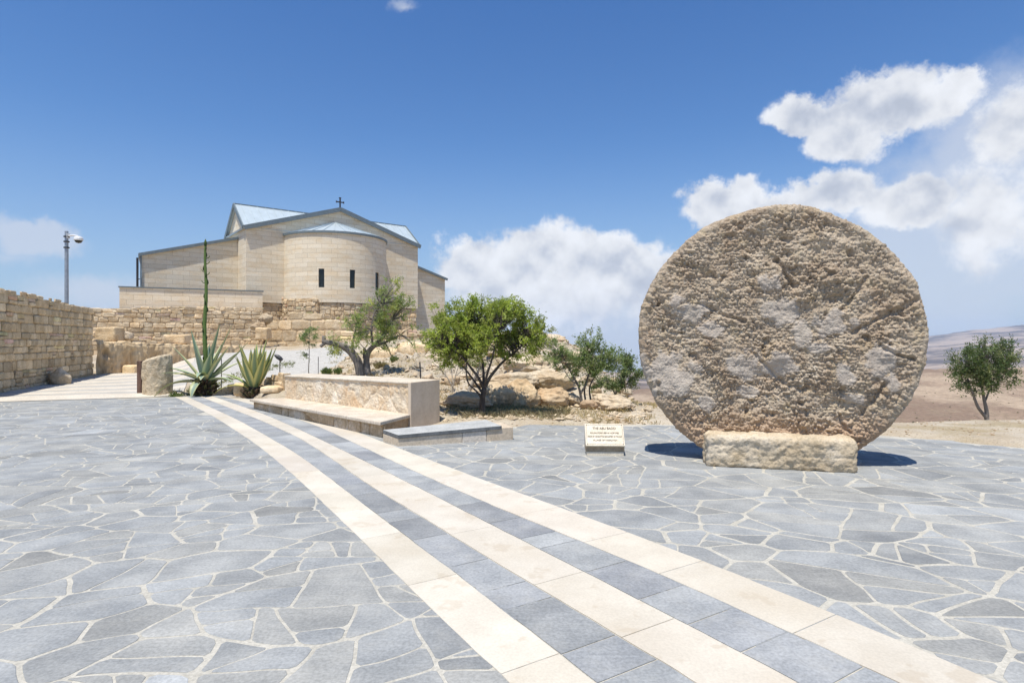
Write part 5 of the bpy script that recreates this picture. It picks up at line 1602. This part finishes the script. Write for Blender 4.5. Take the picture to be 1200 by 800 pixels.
G1 = [(0.32, 0.375, 0.075), (0.36, 0.42, 0.085), (0.43, 0.49, 0.11), (0.25, 0.32, 0.065), (0.48, 0.52, 0.16), (0.32, 0.34, 0.11)]
G2 = [(0.276, 0.337, 0.137), (0.33, 0.378, 0.167), (0.234, 0.306, 0.107), (0.404, 0.438, 0.176), (0.446, 0.449, 0.137)]
G3 = [(0.21, 0.278, 0.114), (0.26, 0.323, 0.141), (0.17, 0.233, 0.097), (0.31, 0.358, 0.176), (0.36, 0.394, 0.229)]
G4 = [(0.12, 0.168, 0.067), (0.152, 0.2, 0.088), (0.096, 0.136, 0.056), (0.2, 0.24, 0.12), (0.256, 0.272, 0.144)]

tree('small_tree', (566, 488), 11.35,
     [(528, 392, 30), (557, 378, 32), (592, 376, 32, .1), (617, 390, 25), (512, 388, 17), (540, 366, 18), (583, 362, 14), (608, 368, 15),
      (566, 400, 25, -.2), (605, 406, 22), (533, 416, 17), (515, 408, 14), (509, 363, 7), (636, 388, 13), (560, 358, 9), (635, 404, 10), (582, 392, 30, .35), (546, 396, 30, .4), (598, 418, 10), (545, 418, 11, -.1), (521, 420, 10), (620, 412, 12), (548, 365, 16), (598, 362, 13), (503, 398, 10)],
     [([(566, 488), (565, 470, 0), (567, 455, 0)], .062, .048), ([(567, 456), (560, 440, -.05), (548, 425, -.1), (535, 405, -.15)], .034, .012), ([(567, 456), (575, 440, .1), (588, 425, .15), (606, 410, .1), (620, 398, .1)], .036, .012),
      ([(566, 458), (567, 435, .1), (563, 415, .15), (558, 390, .1)], .03, .012), ([(566, 462), (556, 448, .15), (543, 432, .25), (528, 418, .3)], .026, .01),
      ([(567, 452), (573, 432, -.2), (580, 410, -.3), (584, 390, -.25)], .026, .01), ([(548, 425, -.1), (541, 415, -.2), (525, 405, -.2)], .018, .008), ([(566, 470), (561, 460, -.1), (549, 450, -.12), (546, 430, -.1), (550, 410, -.1)], .022, .009)],
     'bright green round-crowned tree behind the bench end', G1, 66000, (.052, .019), .085, seed=2, depth=.95, fill=.75, bark=M_BARKDARK)
tree('olive_tree', (424, 441), 15.6,
     [(432, 372, 22), (455, 352, 20), (462, 372, 22), (440, 393, 24, .2), (415, 385, 18), (402, 405, 15), (395, 392, 12), (470, 392, 18), (478, 362, 12), (452, 408, 14, .3), (425, 406, 14, -.2), (460, 336, 11), (392, 410, 9), (475, 404, 12), (500, 391, 7)],
     [([(423, 441), (420, 425, 0), (412, 412, 0), (402, 405, 0), (390, 402, -.1), (381, 400, -.1)], .13, .06), ([(381, 401, -.1), (381, 393, -.1)], .06, .045), ([(383, 401, -.1), (377, 406, -.1)], .05, .04),
      ([(431, 441), (428, 425, .1), (430, 412, .1), (440, 402, .1), (450, 392, .15), (458, 375, .15)], .10, .03), ([(412, 413), (413, 398, .1), (417, 380, .1)], .05, .015),
      ([(437, 406, .1), (452, 400, .2), (468, 392, .2)], .045, .015), ([(436, 405, .1), (436, 390, -.1), (438, 370, -.1), (445, 355, 0)], .035, .012), ([(427, 420, .1), (426, 408, .1)], .06, .04)],
     'gnarled grey-green olive tree with a forked trunk in front of the apse', G2, 17000, (.07, .023), .12, seed=5, depth=.9, fill=.15, per=34, twig=.006)
tree('olive_tree', (683, 479), 12.9,
     [(668, 405, 17), (652, 412, 13), (690, 402, 14), (705, 396, 9), (700, 418, 17), (682, 432, 16), (660, 428, 10), (705, 438, 16), (722, 428, 12), (715, 415, 10), (643, 404, 12, .3), (690, 450, 12), (628, 398, 10, .3), (648, 418, 10), (676, 415, 14)],
     [([(682, 479), (681, 465, 0), (677, 450, 0), (668, 435, 0), (660, 418, 0)], .035, .01), ([(680, 462), (688, 448, 0), (692, 430, .1), (692, 408, .1)], .025, .01), ([(688, 478, .2), (686, 460, .2), (690, 440, .2), (702, 420, .2)], .024, .009), ([(695, 475, .3), (692, 455, .3), (700, 440, .3), (716, 425, .3)], .022, .009), ([(676, 450), (668, 445, -.1), (660, 432, -.1)], .016, .008)],
     'loose grey-green olive bush with several stems right of the bright tree', G3, 15000, (.070, .020), .10, seed=8, depth=.9, fill=.35, per=34)
tree('olive_tree', (720, 468), 13.9,
     [(728, 432, 16), (741, 436, 13), (722, 446, 13), (735, 448, 11), (712, 450, 11), (748, 440, 7), (733, 420, 8)],
     [([(720, 468), (722, 458, 0), (728, 445, 0), (733, 430, 0)], .03, .01), ([(721, 462), (715, 452, 0), (710, 440, 0)], .02, .008), ([(722, 460), (735, 450, .1), (744, 440, .1)], .02, .008)],
     'dense low olive bush nearest the left edge of the disc', G4+G3[:2], 9000, (.07, .02), .10, seed=9, depth=.9, fill=.6, per=34)
tree('olive_tree', (1156, 494), 17.0,
     [(1150, 425, 22), (1130, 425, 15), (1170, 418, 18), (1140, 442, 16), (1165, 440, 17), (1182, 430, 11), (1122, 436, 11), (1185, 448, 8), (1150, 455, 12), (1128, 450, 9), (1156, 405, 9), (1181, 407, 9)],
     [([(1156, 494), (1156, 480, 0), (1153, 468, 0), (1150, 450, 0), (1150, 425, 0)], .06, .02), ([(1156, 490), (1148, 480, 0), (1142, 468, 0), (1136, 450, 0), (1130, 430, 0)], .05, .02), ([(1154, 470), (1164, 455, .1), (1172, 435, .1)], .03, .012)],
     'small dark olive tree alone beyond the sandy edge, right of the disc', G4, 18000, (.085, .026), .15, seed=12, depth=.95, fill=.8, per=34, twig=.006)
tree('sapling', (362, 438), 16.6,
     [(363, 386, 6), (360, 396, 8), (364, 406, 8), (359, 414, 5), (368, 393, 5)],
     [([(362, 438), (362, 420, 0), (362, 400, 0), (363, 384, 0)], .014, .006)],
     'slender sapling with narrow grey-green leaves left of the olive tree', G3, 1500, (.08, .018), .09, seed=14, fill=1.0, per=30, twig=.003)
tree('bare_shrub', (530, 462), 13.6,
     [(518, 432, 9), (538, 428, 9), (525, 420, 7), (545, 440, 6)],
     [([(531, 462), (530, 452, 0), (524, 442, 0), (514, 430, 0), (506, 424, 0)], .02, .006), ([(530, 455), (534, 440, 0), (538, 426, 0)], .018, .006), ([(531, 450), (529, 436, .1), (526, 420, .1)], .014, .005), ([(535, 440), (543, 432, 0), (550, 424, 0)], .01, .004), ([(524, 442), (518, 440), (510, 440)], .009, .004)],
     'nearly leafless pale shrub behind the near end of the bench', [(.25, .22, .12), (.20, .2, .09)], 420, (.04, .015), .08, seed=15, bark=M_BARKPALE, per=16, cat='shrub')
tree('bare_shrub', (549, 462), 13.2,
     [(556, 425, 8), (565, 430, 8)],
     [([(548, 463), (553, 450, 0), (560, 437, 0), (562, 425, 0)], .05, .02), ([(554, 448), (566, 440, .1), (574, 430, .1)], .02, .01)],
     'pale leaning trunk behind the bright green tree', [(.20, .24, .08), (.16, .2, .06)], 500, (.05, .02), .08, seed=16, bark=M_BARKPALE, per=16, cat='shrub')

# ------------------------------------------------------------------ boulders on the slope
BO = [  # px centre, py base, width px, height px, Y, label, tone, depth factor
    (545, 482, 62, 23, 12.9, 'long low cracked boulder right of the bench end', (1.08, 1.05, 1.0), .6),
    (586, 478, 46, 30, 13.6, 'rounded tan boulder behind the bright tree trunk', (1.12, 1.05, .95), .8),
    (610, 480, 44, 34, 14.1, 'ochre boulder just right of the bright tree trunk', (1.1, 1.02, .88), .8),
    (644, 478, 42, 24, 13.8, 'orange-brown lens-shaped boulder in the middle of the slope', (1.08, .98, .86), .7),
    (670, 477, 34, 17, 14.2, 'small pale boulder behind the green tuft', (1.05, 1.0, .92), .8),
    (690, 480, 20, 13, 13.4, 'small brown rock at the foot of the olive bush stems', (.92, .8, .7), .8),
    (718, 482, 44, 21, 12.4, 'pale layered boulder between olive bush and disc', (1.14, 1.1, 1.04), .7),
    (738, 481, 16, 13, 12.3, 'small white rock at the end of the layered boulder', (1.2, 1.18, 1.15), .8),
    (598, 463, 60, 26, 15.6, 'broad grey outcrop above the ochre boulder', (1.05, 1.03, .98), .6),
    (640, 458, 64, 26, 16.6, 'cracked sloping outcrop above the orange-brown boulder', (1.08, 1.05, .98), .6),
    (618, 440, 66, 26, 18.2, 'pale outcrop high on the slope behind the bright tree', (1.1, 1.07, 1.0), .6),
    (664, 432, 50, 22, 19.2, 'rough outcrop at the crest behind the olive bush', (1.05, 1.0, .9), .6),
    (602, 412, 44, 16, 21.0, 'low pale rock on the crest under the bright crown', (1.12, 1.1, 1.05), .6),
    (640, 404, 56, 13, 21.5, 'flat rock ledge on the crest of the mound', (1.1, 1.07, 1.02), .6),
    (476, 409, 22, 9, 23.0, 'small white rock on the upper slope above the ledge wall', (1.2, 1.18, 1.15), .6),
    (760, 483, 12, 6, 12.8, 'last little stone before the left rim of the disc', (.95, .9, .82), .8)]
def ray_ground(px, py, y0=11.0):
    Ys = np.arange(y0, 30, .08); xs = (px-600)/FPX*Ys; zs = CAMH-(py-400)/FPX*Ys
    k = np.nonzero(height(xs, Ys) >= zs)[0]
    return pix(px, py, Ys[k[0]]) if len(k) else None
for i, (px, py, wp, hp, Y, lab, tone, df) in enumerate(BO):
    q = ray_ground(px, py); Y = q.y if (q is not None and py > 425) else Y
    p = pix(px, py, Y); sx = wp/FPX*Y; sz = hp/FPX*Y
    b_ = boulder('boulder', (p.x, p.y+sx*df*.4, min(p.z, gz(p.x, p.y)+.08)), (sx*1.12, sx*df, (sz)*1.15), 100+i, rz=(i*.7) % 1-.5, tone=tone, sub=5 if wp > 25 else 4, amp=.34, flat=9)
    tag(b_, lab, 'rock')
# squarish broken rocks scattered over the slope
rnd = random.Random(81); protos = []
src = []
for k in range(6):
    b_ = boulder('rock', (0, 0, 0), (1, .8, .7), 300+k, sub=3, amp=.3, flat=8, tone=rnd.choice([(1.1, 1.07, 1.0), (1, .95, .87), (1.15, 1.12, 1.08)])); src.append(b_)
n_ = 0
for k in range(600):
    px = rnd.uniform(400, 742); Y = rnd.uniform(14.2, 24)
    x = (px-600)/FPX*Y
    if px > 690 and Y > 17: continue
    if px < 500 and rnd.random() < .6: continue
    s = rnd.uniform(.11, .30)*(1.5 if rnd.random() < .22 else 1)
    if n_ < 6: o = src[n_]
    else: o = src[rnd.randrange(6)].copy(); COL.objects.link(o)
    o.location = (x, Y, hz(x, Y)-.02*s); o.scale = (s*rnd.uniform(.8, 1.6), s*rnd.uniform(.8, 1.3), s*rnd.uniform(.6, 1.1)); o.rotation_euler = (rnd.uniform(-.3, .3), rnd.uniform(-.3, .3), rnd.uniform(0, 6.28))
    tag(o, 'loose pale rock scattered on the slope behind the bench and trees', 'rock', 'loose rocks on the slope'); n_ += 1
    if n_ >= 250: break


def rubble(name, n, gen, smin, smax, mat, seed, tones=((1, 1, 1),)):
    """countless small stones: one object"""
    rnd = random.Random(seed); mb = MB()
    for _ in range(n):
        q = gen(rnd)
        if q is None: continue
        x, y = q; s = rnd.uniform(smin, smax)*(rnd.random()*.7+.4); z = hz(x, y) if rnd.random() < 2 else 0
        t = rnd.choice(tones); k = rnd.uniform(.85, 1.12)
        V = []
        for (a, b, c) in ((1, 0, 0), (-1, 0, 0), (0, 1, 0), (0, -1, 0), (0, 0, 1), (0, 0, -1)):
            V.append((x+(a+rnd.uniform(-.35, .35))*s, y+(b+rnd.uniform(-.35, .35))*s, z+s*.2+(c+rnd.uniform(-.35, .35))*s*.6))
        mb.add(V, [(0, 2, 4), (2, 1, 4), (1, 3, 4), (3, 0, 4), (2, 0, 5), (1, 2, 5), (3, 1, 5), (0, 3, 5)], tuple(c*k for c in t))
    o = mb.build(name, mat); tag(o, kind='stuff'); return o


def g_slope(r):
    px = r.uniform(385, 760); Y = 11.0+12*r.random()**1.4; return ((px-600)/FPX*Y, Y)
def g_sand(r):
    px = r.uniform(560, 1250); Y = r.uniform(9.2, 13.0); x = (px-600)/FPX*Y
    if in_poly(x, Y, PAVE): return None
    return (x, Y)
rubble('rubble', 2600, g_slope, .02, .085, M_ROCK, 3, ((1.1, 1.08, 1.02), (.95, .88, .78), (1.2, 1.18, 1.12)))
rubble('gravel', 1800, g_sand, .006, .028, M_ROCK, 4, ((1.05, 1.0, .95), (.8, .72, .6)))


def blades(name, n, gen, hmin, hmax, cols, seed, w=.006, spread=.5, cnt=1, mat=None):
    rnd = random.Random(seed); V = []; F = []; T = []
    for _ in range(n):
        q = gen(rnd)
        if q is None: continue
        x, y = q; z = hz(x, y); c = rnd.choice(cols)
        for k in range(cnt):
            a = rnd.uniform(0, 6.28); h = rnd.uniform(hmin, hmax); l = rnd.uniform(0, spread)*h; dx, dy = math.cos(a), math.sin(a)
            bx, by = x+rnd.gauss(0, .03), y+rnd.gauss(0, .03); kk = rnd.uniform(.75, 1.25); i = len(V)
            V += [(bx-dy*w, by+dx*w, z-.01), (bx+dy*w, by-dx*w, z-.01), (bx+dx*l*.4+dy*w*.7, by+dy*l*.4-dx*w*.7, z+h*.6), (bx+dx*l, by+dy*l, z+h)]
            F.append((i, i+1, i+2, i+3)); T += [tuple(v*kk for v in c)]*4
    o = mesh_np(name, V, F, mat or M_GRASS, None, False, np.array(T)); tag(o, kind='stuff'); return o
STRAW = [(.50, .38, .19), (.42, .32, .17), (.56, .46, .27), (.36, .29, .15)]
GREY = [(.30, .245, .15), (.36, .29, .18), (.24, .20, .12), (.30, .27, .15)]
def g_brush(r):
    px = r.gauss(600, 38); py = r.gauss(485, 2.6)
    if not 520 < px < 668 or not 478 < py < 491: return None
    Y = 1.43*FPX/(py-400); return ((px-600)/FPX*Y, Y)
blades('dry_brush', 900, g_brush, .03, .13, GREY, 5, .004, 1.3, 7)
def g_dry(r):
    px = r.uniform(380, 770); Y = 10.9+11*r.random()**1.3
    x = (px-600)/FPX*Y
    if mnoise.noise(Vector((x*.8, Y*.8, 2))) < .0: return None
    if px < 600 and Y < 11.5+(600-px)*.01: return None
    return (x, Y)
blades('dry_grass', 3000, g_dry, .03, .12, STRAW, 6, .004, .8, 6)
def g_bed(r):
    P = [(190, 462), (340, 452)]; t = r.random(); px = 195+150*t; py = 463.5-.10*(px-195)+r.gauss(0, 1.2)-(3 if px > 260 else 0)
    Y = 1.45*FPX/(py-400); x = (px-600)/FPX*Y; return (x, Y) if not in_poly(x, Y, PAVE) else None
blades('bed_grass', 500, g_bed, .04, .14, [(.12, .16, .05), (.18, .2, .07), (.30, .27, .12)], 7, .006, .9, 6)


def tuft(px, py, Y, wpx, h, label, cols, seed, n=240, cat='shrub'):
    rnd = random.Random(seed); b = pix(px, py, Y); zc = hz(b.x, b.y); R = wpx/FPX*Y/2; V = []; F = []; T = []
    for k in range(n):
        a = rnd.uniform(0, 6.28); r = R*rnd.random()**.6; e = r/R
        x0, y0 = math.cos(a)*r*.5, math.sin(a)*r*.5; hh = h*rnd.uniform(.55, 1)*(1-.35*e); x1, y1 = math.cos(a)*r*1.1, math.sin(a)*r*1.1; w_ = .012; i = len(V); c = rnd.choice(cols); kk = rnd.uniform(.7, 1.25)
        s = rnd.uniform(0, 6.28); ux, uy = math.cos(s)*w_, math.sin(s)*w_
        V += [(x0-ux, y0-uy, -.03), (x0+ux, y0+uy, -.03), ((x0+x1)/2+ux, (y0+y1)/2+uy, hh*.7), ((x0+x1)/2-ux, (y0+y1)/2-uy, hh*.7), (x1, y1, hh)]
        F.append((i, i+1, i+2, i+3)); F.append((i+3, i+2, i+4, i+4)); T += [tuple(v*kk for v in c)]*5
    F = [f for f in F]
    mb = MB(); mb.v = V; mb.f = [f if f[2] != f[3] else f[:3] for f in F]; mb.t = T; mb.mi = [0]*len(F)
    o = mb.build('shrub', M_GRASS); o.location = (b.x, b.y, zc); tag(o, label, cat)
GR = [(.14, .20, .07), (.19, .24, .09), (.24, .26, .12)]
tuft(663, 479, 13.2, 26, .26, 'low green tuft in front of the orange-brown boulder', GR, 1)
tuft(383, 434, 17.5, 16, .28, 'bright green weed left of the olive trunk', GR, 2)
tuft(396, 436, 17.2, 12, .24, 'second green weed right beside the olive trunk', GR, 3)
tuft(446, 434, 17.4, 22, .24, 'brown dry bush just right of the olive trunk', GREY, 4)
tuft(462, 428, 18.4, 12, .2, 'small green bush on the slope right of the brown dry bush', GR, 5)
tuft(370, 438, 16.8, 12, .16, 'tiny green weed at the foot of the sapling', GR, 6)
tuft(1092, 446, 60, 12, .9, 'grey-green desert bush far beyond the right rim of the disc', [(.20, .22, .13), (.25, .26, .16)], 7)
tuft(1195, 488, 24, 26, .35, 'low dark shrub at the right edge beyond the sandy rim', [(.14, .15, .10), (.2, .2, .14)], 8)
tuft(206, 466, 16.3, 16, .22, 'small green weed between column stump and tall agave', GR, 9)

def g_far(r):
    px = r.uniform(730, 1260); Y = 60*(10**(r.random()*.85)); return ((px-600)/FPX*Y, Y)
rubble('scrub', 1500, g_far, .25, .75, M_GRASS, 14, ((.16, .15, .09), (.22, .19, .12), (.30, .25, .17)))
